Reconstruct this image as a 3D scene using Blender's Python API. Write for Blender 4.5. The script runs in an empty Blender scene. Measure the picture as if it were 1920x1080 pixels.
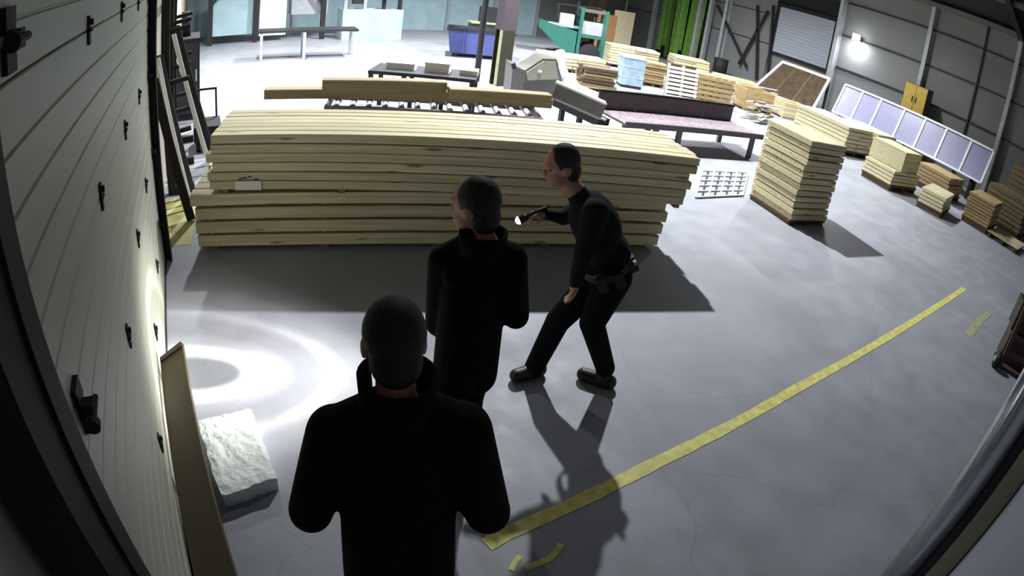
import bpy, bmesh, math, random
from mathutils import Vector, Matrix, Euler
random.seed(7)
S = bpy.context.scene
COL = S.collection

# ---------------------------------------------------------------- camera (wide surveillance lens on the wall, 2.6 m up)
H = 2.6
YAW, PITCH, ROLL, FPX = math.radians(33.12), math.radians(29.52), math.radians(8.34), 1128.2
CF = Vector((math.sin(YAW)*math.cos(PITCH), math.cos(YAW)*math.cos(PITCH), -math.sin(PITCH)))
_r = Vector((math.cos(YAW), -math.sin(YAW), 0)); _u = _r.cross(CF)
CR = math.cos(ROLL)*_r + math.sin(ROLL)*_u
CU = -math.sin(ROLL)*_r + math.cos(ROLL)*_u
cam = bpy.data.cameras.new('camera'); camo = bpy.data.objects.new('camera', cam); COL.objects.link(camo)
camo.matrix_world = Matrix(((CR.x, CU.x, -CF.x, 0), (CR.y, CU.y, -CF.y, 0), (CR.z, CU.z, -CF.z, H), (0, 0, 0, 1)))
cam.sensor_fit = 'HORIZONTAL'; cam.sensor_width = 36.0; cam.sensor_height = 20.25
cam.type = 'PANO'
cam.panorama_type = 'FISHEYE_EQUISOLID'
cam.fisheye_lens = FPX*36.0/1920.0
cam.fisheye_fov = math.radians(180)
cam.clip_start = 0.02
S.camera = camo

# ---------------------------------------------------------------- world, lamps, exposure
w = bpy.data.worlds.new('hall_dark'); S.world = w; w.use_nodes = True
w.node_tree.nodes['Background'].inputs[0].default_value = (0.80, 0.86, 0.92, 1)
w.node_tree.nodes['Background'].inputs[1].default_value = 0.15
S.view_settings.view_transform = 'Standard'; S.view_settings.look = 'None'
S.view_settings.gamma = 1.0; S.view_settings.use_curve_mapping = False
S.view_settings.exposure = 0.0

def lamp(loc, watt, size=0.12, cone=133, blend=0.85, col=(0.93, 0.97, 1.0)):
    """high-bay reflector lamp hanging from the roof, or an added fill, shining straight down"""
    l = bpy.data.lights.new('high_bay_or_fill_light', 'SPOT'); l.spot_size = math.radians(cone); l.spot_blend = blend
    l.shadow_soft_size = size; l.energy = watt; l.color = col
    o = bpy.data.objects.new('high_bay_or_fill_light', l); COL.objects.link(o); o.location = loc
    return o
lamp((6.6, 9.7, 8.0), 9200, 0.12, 128, 0.85)
lamp((10.8, 9.0, 7.8), 3800)
lamp((15.2, 9.4, 6.6), 7600, 0.2, 140, 0.9)  # unseen fill lamp, added to brighten the right wall and nearby floor
lamp((1.6, 13.5, 7.2), 5200, 0.2, 132, 0.9)
lamp((7.0, 16.5, 7.2), 5200, 0.2)
lamp((13.5, 15.0, 7.0), 4800, 0.2)
lamp((15.5, 20.5, 7.0), 2200, 0.2)

# ---------------------------------------------------------------- pixel -> world at a known height / depth
def ray(x, y):
    u, v = x-960.0, y-540.0; r = math.hypot(u, v); th = 2*math.asin(r/(2*FPX))
    s = math.sin(th)/max(r, 1e-9)
    return CR*(u*s) - CU*(v*s) + CF*math.cos(th)
def gz(x, y, z=0.0):
    d = ray(x, y); return Vector((0, 0, H)) + d*((z-H)/d.z)
def gx(x, y, X):
    d = ray(x, y); return Vector((0, 0, H)) + d*(X/d.x)
def gy(x, y, Y):
    d = ray(x, y); return Vector((0, 0, H)) + d*(Y/d.y)
def gp(x, y, p0, n, off=0.0):
    d = ray(x, y); n = Vector(n).normalized(); o = Vector((0, 0, H))
    return o + d*(((Vector(p0)-o).dot(n)+off)/d.dot(n))

# ---------------------------------------------------------------- materials
def srgb(r, g, b):
    f = lambda c: (c/255/12.92) if c/255 <= 0.04045 else ((c/255+0.055)/1.055)**2.4
    return (f(r), f(g), f(b), 1)
MATS = {}
def nodes(name):
    m = bpy.data.materials.new(name); m.use_nodes = True
    nt = m.node_tree; b = nt.nodes['Principled BSDF']; MATS[name] = m
    return m, nt, b
def mat(name, col, rough=0.6, metal=0.0, var=0.12, scale=6.0, bump=0.0, stretch=(1, 1, 1), rnd=0.0, spec=0.5):
    m, nt, b = nodes(name); N = nt.nodes; L = nt.links
    b.inputs['Roughness'].default_value = rough; b.inputs['Metallic'].default_value = metal
    b.inputs['Specular IOR Level'].default_value = spec
    tc = N.new('ShaderNodeTexCoord'); mp = N.new('ShaderNodeMapping'); mp.inputs['Scale'].default_value = stretch
    L.new(tc.outputs['Object'], mp.inputs[0])
    nz = N.new('ShaderNodeTexNoise'); nz.inputs['Scale'].default_value = scale; nz.inputs['Detail'].default_value = 6
    L.new(mp.outputs[0], nz.inputs['Vector'])
    r = N.new('ShaderNodeMapRange'); r.inputs[1].default_value = 0.3; r.inputs[2].default_value = 0.7
    r.inputs[3].default_value = 1-var; r.inputs[4].default_value = 1+var
    L.new(nz.outputs['Fac'], r.inputs[0])
    val = r.outputs[0]
    if rnd:
        oi = N.new('ShaderNodeObjectInfo'); r2 = N.new('ShaderNodeMapRange')
        r2.inputs[3].default_value = 1-rnd; r2.inputs[4].default_value = 1+rnd
        L.new(oi.outputs['Random'], r2.inputs[0])
        mu = N.new('ShaderNodeMath'); mu.operation = 'MULTIPLY'; L.new(val, mu.inputs[0]); L.new(r2.outputs[0], mu.inputs[1]); val = mu.outputs[0]
    vm = N.new('ShaderNodeVectorMath'); vm.operation = 'SCALE'; vm.inputs[0].default_value = col[:3]
    L.new(val, vm.inputs['Scale']); L.new(vm.outputs[0], b.inputs['Base Color'])
    if bump:
        bp = N.new('ShaderNodeBump'); bp.inputs['Strength'].default_value = bump; bp.inputs['Distance'].default_value = 0.02
        L.new(nz.outputs['Fac'], bp.inputs['Height']); L.new(bp.outputs[0], b.inputs['Normal'])
    return m
def wood(name, col, knot=(0.16, 0.09, 0.04, 1), rnd=0.12, rough=0.6):
    m, nt, b = nodes(name); N = nt.nodes; L = nt.links
    b.inputs['Roughness'].default_value = rough
    tc = N.new('ShaderNodeTexCoord'); oi = N.new('ShaderNodeObjectInfo')
    off = N.new('ShaderNodeVectorMath'); off.operation = 'SCALE'; off.inputs[0].default_value = (37, 19, 53); L.new(oi.outputs['Random'], off.inputs['Scale'])
    ad = N.new('ShaderNodeVectorMath'); ad.operation = 'ADD'; L.new(tc.outputs['Object'], ad.inputs[0]); L.new(off.outputs[0], ad.inputs[1])
    mp = N.new('ShaderNodeMapping'); mp.inputs['Scale'].default_value = (0.7, 22, 22); L.new(ad.outputs[0], mp.inputs[0])
    nz = N.new('ShaderNodeTexNoise'); nz.inputs['Scale'].default_value = 1.6; nz.inputs['Detail'].default_value = 5; L.new(mp.outputs[0], nz.inputs['Vector'])
    mr = N.new('ShaderNodeMapRange'); mr.inputs[1].default_value = 0.3; mr.inputs[2].default_value = 0.7; mr.inputs[3].default_value = 0.72; mr.inputs[4].default_value = 1.14
    L.new(nz.outputs['Fac'], mr.inputs[0])
    r2 = N.new('ShaderNodeMapRange'); r2.inputs[3].default_value = 1-rnd; r2.inputs[4].default_value = 1+rnd; L.new(oi.outputs['Random'], r2.inputs[0])
    mu = N.new('ShaderNodeMath'); mu.operation = 'MULTIPLY'; L.new(mr.outputs[0], mu.inputs[0]); L.new(r2.outputs[0], mu.inputs[1])
    vm = N.new('ShaderNodeVectorMath'); vm.operation = 'SCALE'; vm.inputs[0].default_value = col[:3]; L.new(mu.outputs[0], vm.inputs['Scale'])
    vp = N.new('ShaderNodeMapping'); vp.inputs['Scale'].default_value = (1.6, 9, 9); L.new(ad.outputs[0], vp.inputs[0])
    vo = N.new('ShaderNodeTexVoronoi'); vo.inputs['Scale'].default_value = 1.0; L.new(vp.outputs[0], vo.inputs['Vector'])
    kr = N.new('ShaderNodeMapRange'); kr.inputs[1].default_value = 0.09; kr.inputs[2].default_value = 0.17; kr.inputs[3].default_value = 0.85; kr.inputs[4].default_value = 0.0
    L.new(vo.outputs['Distance'], kr.inputs[0])
    mx = N.new('ShaderNodeMix'); mx.data_type = 'RGBA'; mx.inputs['B'].default_value = knot
    L.new(kr.outputs[0], mx.inputs['Factor']); L.new(vm.outputs[0], mx.inputs['A']); L.new(mx.outputs['Result'], b.inputs['Base Color'])
    return m
def emit(name, col, s):
    m, nt, b = nodes(name); b.inputs['Base Color'].default_value = col
    b.inputs['Emission Color'].default_value = col; b.inputs['Emission Strength'].default_value = s
    return m

PINE = wood('pine', srgb(206, 194, 154))
PALE = wood('pale_pine', srgb(208, 198, 160))
TAN = wood('tan_wood', srgb(172, 148, 106))
DARKWOOD = wood('dark_wood', srgb(78, 60, 40), rnd=0.35)
TIMBER = wood('aged_timber', srgb(126, 112, 78))
BROWNB = mat('brown_board', srgb(84, 77, 57), 0.7, var=0.1, scale=3, stretch=(4, .6, 4))
OSB = mat('rust_brown_sheet', srgb(66, 50, 28), 0.8, var=0.4, scale=5)
BLACKM = mat('black_steel', srgb(22, 23, 23), 0.7, 0.1)
DARKM = mat('dark_grey_steel', srgb(52, 52, 56), 0.5, 0.4)
GREYM = mat('grey_painted_steel', srgb(104, 102, 98), 0.5, 0.1, scale=14)
LGREY = mat('light_grey_steel', srgb(180, 184, 188), 0.45, 0.2)
PURPG = mat('mauve_grey_steel', srgb(84, 76, 82), 0.55, 0.1, var=0.2, scale=30)
WHITEP = mat('white_paint', srgb(232, 232, 230), 0.5, var=0.05)
CYANP = mat('pale_cyan_paint', srgb(178, 205, 212), 0.6, var=0.10, scale=2)
GREEN = mat('machine_green', srgb(44, 106, 94), 0.5, var=0.15)
OLIVE = mat('dark_olive_steel', srgb(50, 52, 36), 0.6, var=0.3)
BLUE = mat('bin_blue', srgb(78, 86, 146), 0.5, var=0.1)
YEL = mat('yellow_panel', srgb(186, 158, 72), 0.6, var=0.1)
ORNG = mat('orange_brown_board', srgb(176, 134, 88), 0.7, var=0.08)
CREAM = mat('cream_board', srgb(222, 205, 172), 0.7, var=0.06)
CARD = mat('cardboard', srgb(178, 150, 110), 0.8, var=0.08)
CLOTH = mat('black_jacket_fabric', srgb(17, 17, 18), 0.9, var=0.3, scale=40, spec=0.1)
CLOTH2 = mat('black_coat_fabric', srgb(15, 16, 15), 0.9, var=0.3, scale=40, spec=0.1)
UNI = mat('dark_navy_uniform', srgb(24, 29, 33), 0.9, var=0.25, scale=30, spec=0.15)
TROU = mat('black_trousers_fabric', srgb(17, 19, 23), 0.9, var=0.25, scale=30, spec=0.1)
SKIN = mat('skin', srgb(168, 124, 104), 0.6, var=0.06)
HAIR = mat('dark_hair', srgb(28, 22, 20), 0.7, var=0.3, scale=60)
SHOE = mat('black_leather', srgb(12, 12, 13), 0.5)
FOAM = None
BROWNL = mat('dark_red_brown_paint', srgb(74, 58, 56), 0.7, var=0.3, scale=20)

def floor_mat():
    m, nt, b = nodes('polished_concrete'); N = nt.nodes; L = nt.links
    tc = N.new('ShaderNodeTexCoord')
    def noise(sc, det=6, st=(1, 1, 1)):
        mp = N.new('ShaderNodeMapping'); mp.inputs['Scale'].default_value = st; L.new(tc.outputs['Object'], mp.inputs[0])
        n = N.new('ShaderNodeTexNoise'); n.inputs['Scale'].default_value = sc; n.inputs['Detail'].default_value = det; L.new(mp.outputs[0], n.inputs['Vector']); return n
    a, c, d = noise(0.55), noise(3.2), noise(45, 3)
    def mr(src, lo, hi):
        r = N.new('ShaderNodeMapRange'); r.inputs[1].default_value = 0.3; r.inputs[2].default_value = 0.7; r.inputs[3].default_value = lo; r.inputs[4].default_value = hi
        L.new(src.outputs['Fac'], r.inputs[0]); return r.outputs[0]
    def mul(p, q):
        k = N.new('ShaderNodeMath'); k.operation = 'MULTIPLY'; L.new(p, k.inputs[0]); L.new(q, k.inputs[1]); return k.outputs[0]
    v = mul(mul(mr(a, 0.84, 1.12), mr(c, 0.92, 1.07)), mr(d, 0.96, 1.04))
    # hairline cracks
    nd = noise(1.3, 4)
    vm0 = N.new('ShaderNodeVectorMath'); vm0.operation = 'SCALE'; vm0.inputs['Scale'].default_value = 0.5; L.new(nd.outputs['Color'], vm0.inputs[0])
    ad = N.new('ShaderNodeVectorMath'); ad.operation = 'ADD'; L.new(tc.outputs['Object'], ad.inputs[0]); L.new(vm0.outputs[0], ad.inputs[1])
    vo = N.new('ShaderNodeTexVoronoi'); vo.feature = 'DISTANCE_TO_EDGE'; vo.inputs['Scale'].default_value = 0.33; L.new(ad.outputs[0], vo.inputs['Vector'])
    cr = N.new('ShaderNodeMapRange'); cr.inputs[1].default_value = 0.0; cr.inputs[2].default_value = 0.0025; cr.inputs[3].default_value = 0.86; cr.inputs[4].default_value = 1.0
    L.new(vo.outputs['Distance'], cr.inputs[0]); v = mul(v, cr.outputs[0])
    sc = N.new('ShaderNodeVectorMath'); sc.operation = 'SCALE'; sc.inputs[0].default_value = srgb(150, 151, 158)[:3]
    L.new(v, sc.inputs['Scale']); L.new(sc.outputs[0], b.inputs['Base Color'])
    rr = N.new('ShaderNodeMapRange'); rr.inputs[1].default_value = 0.3; rr.inputs[2].default_value = 0.7; rr.inputs[3].default_value = 0.42; rr.inputs[4].default_value = 0.62
    L.new(c.outputs['Fac'], rr.inputs[0]); L.new(rr.outputs[0], b.inputs['Roughness'])
    b.inputs['Specular IOR Level'].default_value = 0.35
    return m
FLOOR = floor_mat()
WALLR = mat('grey_cladding', srgb(125, 126, 124), 0.6, var=0.06, scale=1.0)
SHUT = mat('blue_grey_shutter', srgb(165, 170, 182), 0.55, var=0.06, scale=3, stretch=(1, .3, 8))
DOORP = mat('warm_white_door_panel', srgb(182, 184, 168), 0.55, var=0.05, scale=2.0, stretch=(1, .4, 3))
ROOF = mat('dark_roof_sheet', srgb(44, 45, 46), 0.7)
BLUEG = mat('blue_grey_wall_sheet', srgb(205, 209, 228), 0.6, var=0.05, scale=12)
BEIGE = mat('beige_wall_sheet', srgb(190, 180, 166), 0.7, var=0.05)
CHROME = mat('brushed_aluminium', srgb(205, 207, 212), 0.16, 0.6, var=0.03)
BEIGEM = mat('beige_painted_profile', srgb(160, 156, 138), 0.5, var=0.06)
YTAPE = mat('worn_yellow_floor_paint', srgb(208, 202, 118), 0.6, var=0.22, scale=14)
YFADE = mat('faded_yellow_paint', srgb(165, 165, 128), 0.6, var=0.15, scale=9)
YPATCH = mat('yellow_green_floor_paint', srgb(164, 162, 100), 0.6, var=0.25, scale=5)
FOAM = mat('white_rough_slab', srgb(222, 226, 222), 0.9, var=0.10, scale=28, bump=0.6)
PAPER = mat('white_paper', srgb(225, 222, 214), 0.8, var=0.05)
STRIP = mat('green_pvc_strip', srgb(98, 142, 58), 0.5, var=0.3, rnd=0.4)
GRATE = mat('galvanised_steel', srgb(185, 190, 196), 0.4, 0.3)
PANE = mat('frosted_polycarbonate', srgb(136, 135, 168), 0.33, var=0.05, spec=0.9)
LENS = emit('torch_lens', (1.0, 0.97, 0.92, 1), 60)
LAMPE = emit('lamp_lens', (0.9, 0.93, 1.0, 1), 60)

# ---------------------------------------------------------------- mesh helpers
class MB:
    def __init__(s): s.v = []; s.f = []
    def add(s, vs, fs):
        o = len(s.v); s.v += [tuple(p) for p in vs]; s.f += [tuple(i+o for i in f) for f in fs]; return s
    def box(s, c, d, rz=0.0, M=None):
        hx, hy, hz = d[0]/2, d[1]/2, d[2]/2
        R = M if M is not None else Matrix.Rotation(rz, 3, 'Z')
        vs = [Vector(c)+R @ Vector((x*hx, y*hy, z*hz)) for x in (-1, 1) for y in (-1, 1) for z in (-1, 1)]
        return s.add(vs, [(0, 1, 3, 2), (4, 6, 7, 5), (0, 4, 5, 1), (2, 3, 7, 6), (0, 2, 6, 4), (1, 5, 7, 3)])
    def b2(s, lo, hi):
        return s.box([(a+b)/2 for a, b in zip(lo, hi)], [abs(b-a) for a, b in zip(lo, hi)])
    def bar(s, p0, p1, wd, ht, up=(0, 0, 1)):
        p0, p1 = Vector(p0), Vector(p1); x = (p1-p0); ln = x.length; x.normalize()
        u = Vector(up)
        if abs(x.dot(u)) > 0.98: u = Vector((1, 0, 0))
        y = u.cross(x).normalized(); z = x.cross(y)
        M = Matrix((x, y, z)).transposed()
        return s.box((p0+p1)/2, (ln, wd, ht), M=M)
    def cyl(s, p0, p1, r0, r1=None, n=12, cap=True):
        r1 = r0 if r1 is None else r1
        p0, p1 = Vector(p0), Vector(p1); a = (p1-p0).normalized()
        t = Vector((0, 0, 1)) if abs(a.z) < 0.9 else Vector((1, 0, 0))
        u = a.cross(t).normalized(); w_ = a.cross(u)
        vs = []
        for p, r in ((p0, r0), (p1, r1)):
            vs += [p+(u*math.cos(2*math.pi*i/n)+w_*math.sin(2*math.pi*i/n))*r for i in range(n)]
        fs = [(i, (i+1) % n, n+(i+1) % n, n+i) for i in range(n)]
        if cap: fs += [tuple(range(n))[::-1], tuple(range(n, 2*n))]
        return s.add(vs, fs)
    def sph(s, c, r, nu=12, nv=8, M=None):
        c = Vector(c); R = M or Matrix.Identity(3); r = (r, r, r) if not hasattr(r, '__len__') else r
        vs = [c+R @ Vector((0, 0, r[2]))]
        for j in range(1, nv):
            t = math.pi*j/nv
            for i in range(nu):
                p = 2*math.pi*i/nu
                vs.append(c+R @ Vector((r[0]*math.sin(t)*math.cos(p), r[1]*math.sin(t)*math.sin(p), r[2]*math.cos(t))))
        vs.append(c+R @ Vector((0, 0, -r[2]))); k = len(vs)-1
        fs = [(0, 1+i, 1+(i+1) % nu) for i in range(nu)]
        for j in range(nv-2):
            for i in range(nu):
                a = 1+j*nu+i; b = 1+j*nu+(i+1) % nu
                fs.append((a, a+nu, b+nu, b))
        fs += [(k, 1+(nv-2)*nu+(i+1) % nu, 1+(nv-2)*nu+i) for i in range(nu)]
        return s.add(vs, fs)
    def prism(s, poly, ext):
        """poly: list of 3-D points in a plane; extruded by vector ext"""
        n = len(poly); e = Vector(ext)
        vs = [Vector(p) for p in poly]+[Vector(p)+e for p in poly]
        return s.add(vs, [tuple(range(n))[::-1], tuple(range(n, 2*n))]+[(i, (i+1) % n, n+(i+1) % n, n+i) for i in range(n)])
    def mesh(s, name, m, smooth=False):
        me = bpy.data.meshes.new(name); me.from_pydata(s.v, [], s.f)
        bm = bmesh.new(); bm.from_mesh(me); bmesh.ops.recalc_face_normals(bm, faces=bm.faces); bm.to_mesh(me); bm.free()
        me.materials.append(m)
        if smooth:
            for p in me.polygons: p.use_smooth = True
        return me
    def build(s, name, m, parent=None, smooth=False):
        return link(name, s.mesh(name, m, smooth), parent)
def link(name, me, parent=None):
    o = bpy.data.objects.new(name, me); COL.objects.link(o)
    if parent is not None:
        o.parent = parent
        bpy.context.view_layer.update() if False else None
    return o
def tag(o, label, cat, group=None, kind=None):
    o['label'] = label; o['category'] = cat
    if group: o['group'] = group
    if kind: o['kind'] = kind
    return o
def struct(o, label=None):
    o['kind'] = 'structure'
    if label: o['label'] = label
    return o
def empty(name, loc=(0, 0, 0), rz=0.0, label=None, cat=None, group=None):
    o = bpy.data.objects.new(name, None); COL.objects.link(o); o.location = loc; o.rotation_euler = (0, 0, rz)
    o.empty_display_size = 0.1
    if label: tag(o, label, cat, group)
    return o
BOARDS = {}
def board_mesh(l, wd, h, m, ch=0.006):
    """board along local x, chamfered long edges, origin at its centre"""
    k = (round(l, 3), round(wd, 3), round(h, 3), m.name)
    if k in BOARDS: return BOARDS[k]
    a, b = wd/2, h/2; c = min(ch, a*.4, b*.4)
    prof = [(-a+c, -b), (a-c, -b), (a, -b+c), (a, b-c), (a-c, b), (-a+c, b), (-a, b-c), (-a, -b+c)]
    BOARDS[k] = MB().prism([(-l/2, y, z) for y, z in prof], (l, 0, 0)).mesh('board', m)
    return BOARDS[k]
def board(name, parent, loc, l, wd, h, m, rz=0.0, rot=None):
    o = link(name, board_mesh(l, wd, h, m), parent); o.location = loc; o.rotation_euler = rot if rot else (0, 0, rz)
    return o
def between(o, p0, p1, up=(0, 0, 1)):
    """orient a board object so its x axis runs p0 -> p1"""
    p0, p1 = Vector(p0), Vector(p1); x = (p1-p0).normalized(); u = Vector(up)
    if abs(x.dot(u)) > 0.97: u = Vector((1, 0, 0))
    y = u.cross(x).normalized(); z = x.cross(y)
    o.rotation_euler = Matrix((x, y, z)).transposed().to_euler(); o.location = (p0+p1)/2
    return o

# ================================================================= THE SETTING
WX = -0.45                                   # left wall plane
RX = 20.0                                    # right wall plane
FY = 24.0                                    # far wall plane
fl = MB().b2((-2.0, -3.0, -0.2), (RX+.4, FY+.4, 0.0)).build('floor', FLOOR); struct(fl)

# ---- left wall: sectional overhead door with grooved panels
wl = MB()
wl.b2((WX-0.25, 5.42, 0), (WX-0.05, FY, 7.5)); wl.b2((WX-0.25, -0.6, 0), (WX-0.05, 0.86, 7.5)); wl.b2((WX-0.25, 0.86, 4.0), (WX-0.05, 5.42, 7.5))
struct(wl.build('wall_left', BEIGE))
Y0, Y1 = 0.80, 5.30
door = struct(empty('door_1', (WX, 0, 0)), 'warm white sectional overhead door with horizontal grooves')
def groove_panel(z0, z1):
    pts = [(-0.045, z0+.003), (-0.004, z0+.003), (0.0, z0+.007)]
    k = 1
    while z0+0.13*k < z1-0.05:
        z = z0+0.13*k
        pts += [(0.0, z-.007), (-0.009, z-.002), (-0.009, z+.002), (0.0, z+.007)]; k += 1
    pts += [(0.0, z1-.007), (-0.004, z1-.003), (-0.045, z1-.003)]
    b = MB(); n = len(pts)
    vs = [(x, Y0, z) for x, z in pts]+[(x, Y1, z) for x, z in pts]
    b.add(vs, [(i, i+1, n+i+1, n+i) for i in range(n-1)]+[(n-1, 0, n, 2*n-1), tuple(range(n))[::-1], tuple(range(n, 2*n))])
    return b
joints = [0.012, 0.42, 1.09, 1.76, 2.43, 3.10, 3.77]
for a, b in zip(joints[:-1], joints[1:]):
    groove_panel(a, b).build('door_panel', DOORP, door)
hm = MB().box((0.006, 0, 0.035), (0.012, 0.05, 0.07)).box((0.006, 0, -0.035), (0.012, 0.05, 0.07)).cyl((0.014, -.03, 0), (0.014, .03, 0), .010, n=8).box((0.02, 0, 0.04), (0.02, 0.016, 0.03)).mesh('hinge', BLACKM)
for z in joints[1:-1]:
    for y in (2.36, 3.40, 4.33):
        h_ = link('hinge', hm, door); h_.location = (0, y, z); h_.scale = (.8, .8, .8)
rb = MB().box((0.01, 0, 0.05), (0.02, 0.09, 0.07)).box((0.01, 0, -0.05), (0.02, 0.09, 0.07)).box((0.035, -.02, 0.0), (0.05, 0.05, 0.05)).cyl((0.06, -.10, 0), (0.06, .03, 0), .012, n=8).cyl((0.06, -.12, 0), (0.06, -.09, 0), .026, n=12)
rbm = rb.mesh('roller_bracket', BLACKM)
for y, z, k in ((1.30, 1.58, .85), (1.30, 2.52, .85), (5.15, 0.42, .6), (5.15, 1.09, .6), (5.15, 1.76, .6), (5.15, 2.43, .6)):
    r_ = link('roller_bracket', rbm, door); r_.location = (0, y, z); r_.scale = (k, -k if y > 3 else k, k)
# seal strip along the bottom of the door
MB().box((0.0, (Y0+Y1)/2, 0.008), (0.03, Y1-Y0, 0.014)).build('rubber_seal', BLACKM, door)
# near steel post of the door frame
t1 = MB(); t1.b2((WX-0.02, 0.70, 0), (-0.36, 0.975, 4.0)); t1.b2((-0.36, 0.70, 0), (-0.345, 0.74, 4.0)); t1.b2((-0.36, 0.86, 0), (-0.35, 0.875, 4.0))
struct(t1.build('trim_1', BLACKM), 'dark steel post of the near door frame')
# far door track
t2 = MB(); t2.b2((WX-0.05, 5.30, 0), (WX+0.02, 5.42, 4.2)); t2.b2((WX+0.02, 5.26, 0), (WX+0.075, 5.30, 4.2)); t2.b2((WX+0.065, 5.20, 0), (WX+0.075, 5.30, 4.2)); t2.b2((WX+0.02, 5.40, 0), (WX+0.05, 5.46, 4.2))
for k in range(8): t2.b2((WX+0.0, 5.30, 0.2+k*.5), (WX+0.06, 5.36, 0.26+k*.5))
struct(t2.build('trim_2', BLACKM), 'dark steel guide track at the far edge of the overhead door')

# ---- wall the camera hangs on, with bright aluminium frame at its edge
struct(MB().b2((-0.6, -0.30, 0), (1.78, -0.155, 4.2)).build('wall_front', BLUEG))
tr = struct(empty('trim_3', (1.86, -0.05, 0)), 'bright aluminium door frame profile beside the camera wall')
MB().cyl((0.0, 0.05, 0), (0.0, 0.05, 4.2), 0.062, n=24).build('aluminium_tube', CHROME, tr, True)
MB().b2((-0.06, -0.035, 0), (0.06, -0.005, 4.2)).build('dark_seal', DARKM, tr)
MB().b2((-0.075, -0.10, 0), (0.06, -0.035, 4.2)).build('beige_profile', BEIGEM, tr)
MB().b2((-0.08, -0.105, 0), (0.06, -0.10, 4.2)).build('black_gasket', BLACKM, tr)

# ---- right wall: cladding panels, girts and steel columns
wr = struct(empty('wall_right', (RX, 0, 0)))
ycols = [-2.6, 1.3, 4.58, 5.88, 7.93, 11.62, 14.75, 17.2, 20.5, FY]
zrows = [0.0, 2.05, 3.30, 4.55, 5.5]
for j in range(len(ycols)-1):
    for i in range(4):
        if j == 5 and i in (1, 2): continue
        MB().b2((0.0, ycols[j]+.02, zrows[i]+.02), (0.08, ycols[j+1]-.02, zrows[i+1]-.02)).build('wall_panel', WALLR, wr)
MB().b2((0.05, ycols[0], 0), (0.2, FY, 5.6)).build('backing', BLACKM, wr)
sh = struct(empty('door_2', (RX-.03, 11.8, 0)), 'blue grey roller shutter in the right wall')
for k in range(14):
    MB().b2((-0.02, 0.1, 1.82+k*.135), (0.03, 2.75, 1.82+k*.135+.128)).build('shutter_slat', SHUT, sh)
MB().b2((-0.05, 0.0, 1.70), (0.04, 0.1, 3.85)).b2((-0.05, 2.75, 1.70), (0.04, 2.85, 3.85)).b2((-0.05, 0.1, 3.72), (0.04, 2.75, 3.85)).b2((-0.05, 0.1, 1.70), (0.04, 2.75, 1.80)).build('shutter_frame', BLACKM, sh)
for k, y in enumerate((4.58, 7.93, 11.62, 17.2)):
    c = MB(); c.b2((RX-.30, y-.075, 0), (RX-.28, y+.075, 5.5)); c.b2((RX-.28, y-.01, 0), (RX-.02, y+.01, 5.5)); c.b2((RX-.02, y-.075, 0), (RX, y+.075, 5.5))
    o = struct(c.build('trim_%d' % (4+k), LGREY), 'steel column standing against the right wall')
struct(MB().b2((RX-.10, 5.85, 0), (RX, 5.91, 5.5)).build('trim_8', DARKM), 'thin dark wall post')
for k, z in enumerate((2.05, 3.30, 4.55)):
    struct(MB().b2((RX-.06, -2.6, z-.025), (RX-.005, 11.5, z+.025)).build('trim_%d' % (9+k), DARKM), 'dark horizontal rail on the right wall')
# roof
rf = struct(empty('ceiling', (0, 0, 0)))
MB().prism([(RX+.3, -3, 5.55), (RX+.3, -3, 5.75), (8, -3, 8.6), (-2, -3, 8.6), (-2, -3, 8.4), (8, -3, 8.4)], (0, FY+3.4, 0)).build('roof_sheet', ROOF, rf)
for k in range(5):
    f = k/4.0; x = RX-.25-f*9; z = 5.45+f*2.2
    MB().b2((x-.07, -3, z-.12), (x+.07, FY, z+.05)).build('purlin', GREYM if k < 2 else DARKM, rf)
for y in (4.58, 11.62, 17.2):
    MB().bar((RX-.2, y, 5.4), (8, y, 8.1), .2, .3).build('rafter', DARKM, rf)
# ---- far wall, pale panels with steel posts
wf = struct(empty('wall_back', (0, FY, 0)))
xs = [-0.5, 1.6, 3.8, 6.0, 8.2, 10.4, 12.6, 14.8, 17.4, 20.0]
for a, b in zip(xs[:-1], xs[1:]):
    MB().b2((a+.03, 0, 0.0), (b-.03, 0.1, 3.0)).build('wall_panel', CYANP if b < 15 else WALLR, wf)
    MB().b2((a+.03, 0, 3.04), (b-.03, 0.1, 8.4)).build('wall_panel', CYANP if b < 15 else WALLR, wf)
    MB().b2((a-.06, -.12, 0), (a+.06, 0, 8.4)).build('steel_post', LGREY, wf)

# ---- floor marking
def strip(name, pts, wd, z, m, h=0.003):
    b = MB(); L_, R_ = [], []
    for i, p in enumerate(pts):
        a = Vector(pts[max(i-1, 0)]); c = Vector(pts[min(i+1, len(pts)-1)]); d = (c-a); d.z = 0; d.normalize(); n = Vector((-d.y, d.x, 0))
        ww = wd*(0.92+0.16*random.random())
        L_.append(Vector((p[0], p[1], z))+n*ww/2); R_.append(Vector((p[0], p[1], z))-n*ww/2)
    n = len(pts); vs = L_+R_+[v+Vector((0, 0, h)) for v in L_+R_]
    fs = []
    for i in range(n-1):
        fs += [(2*n+i, 2*n+i+1, 3*n+i+1, 3*n+i), (i, i+1, 2*n+i+1, 2*n+i), (n+i+1, n+i, 3*n+i, 3*n+i+1)]
    fs += [(0, 2*n, 3*n, n), (n-1, 2*n-1, 4*n-1, 3*n-1)]
    return b.add(vs, fs).build(name, m)
ln = [gz(x, y) for x, y in ((912, 1022), (950, 1000), (1090, 938), (1230, 868), (1380, 793), (1500, 725), (1660, 635), (1808, 541))]
pts = []
for a, b in zip(ln[:-1], ln[1:]):
    for k in range(6): pts.append(a.lerp(b, k/6))
pts.append(ln[-1])
tag(strip('floor_line', pts, 0.092, 0.0005, YTAPE), 'long straight worn yellow line painted across the concrete floor', 'floor marking')
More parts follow.
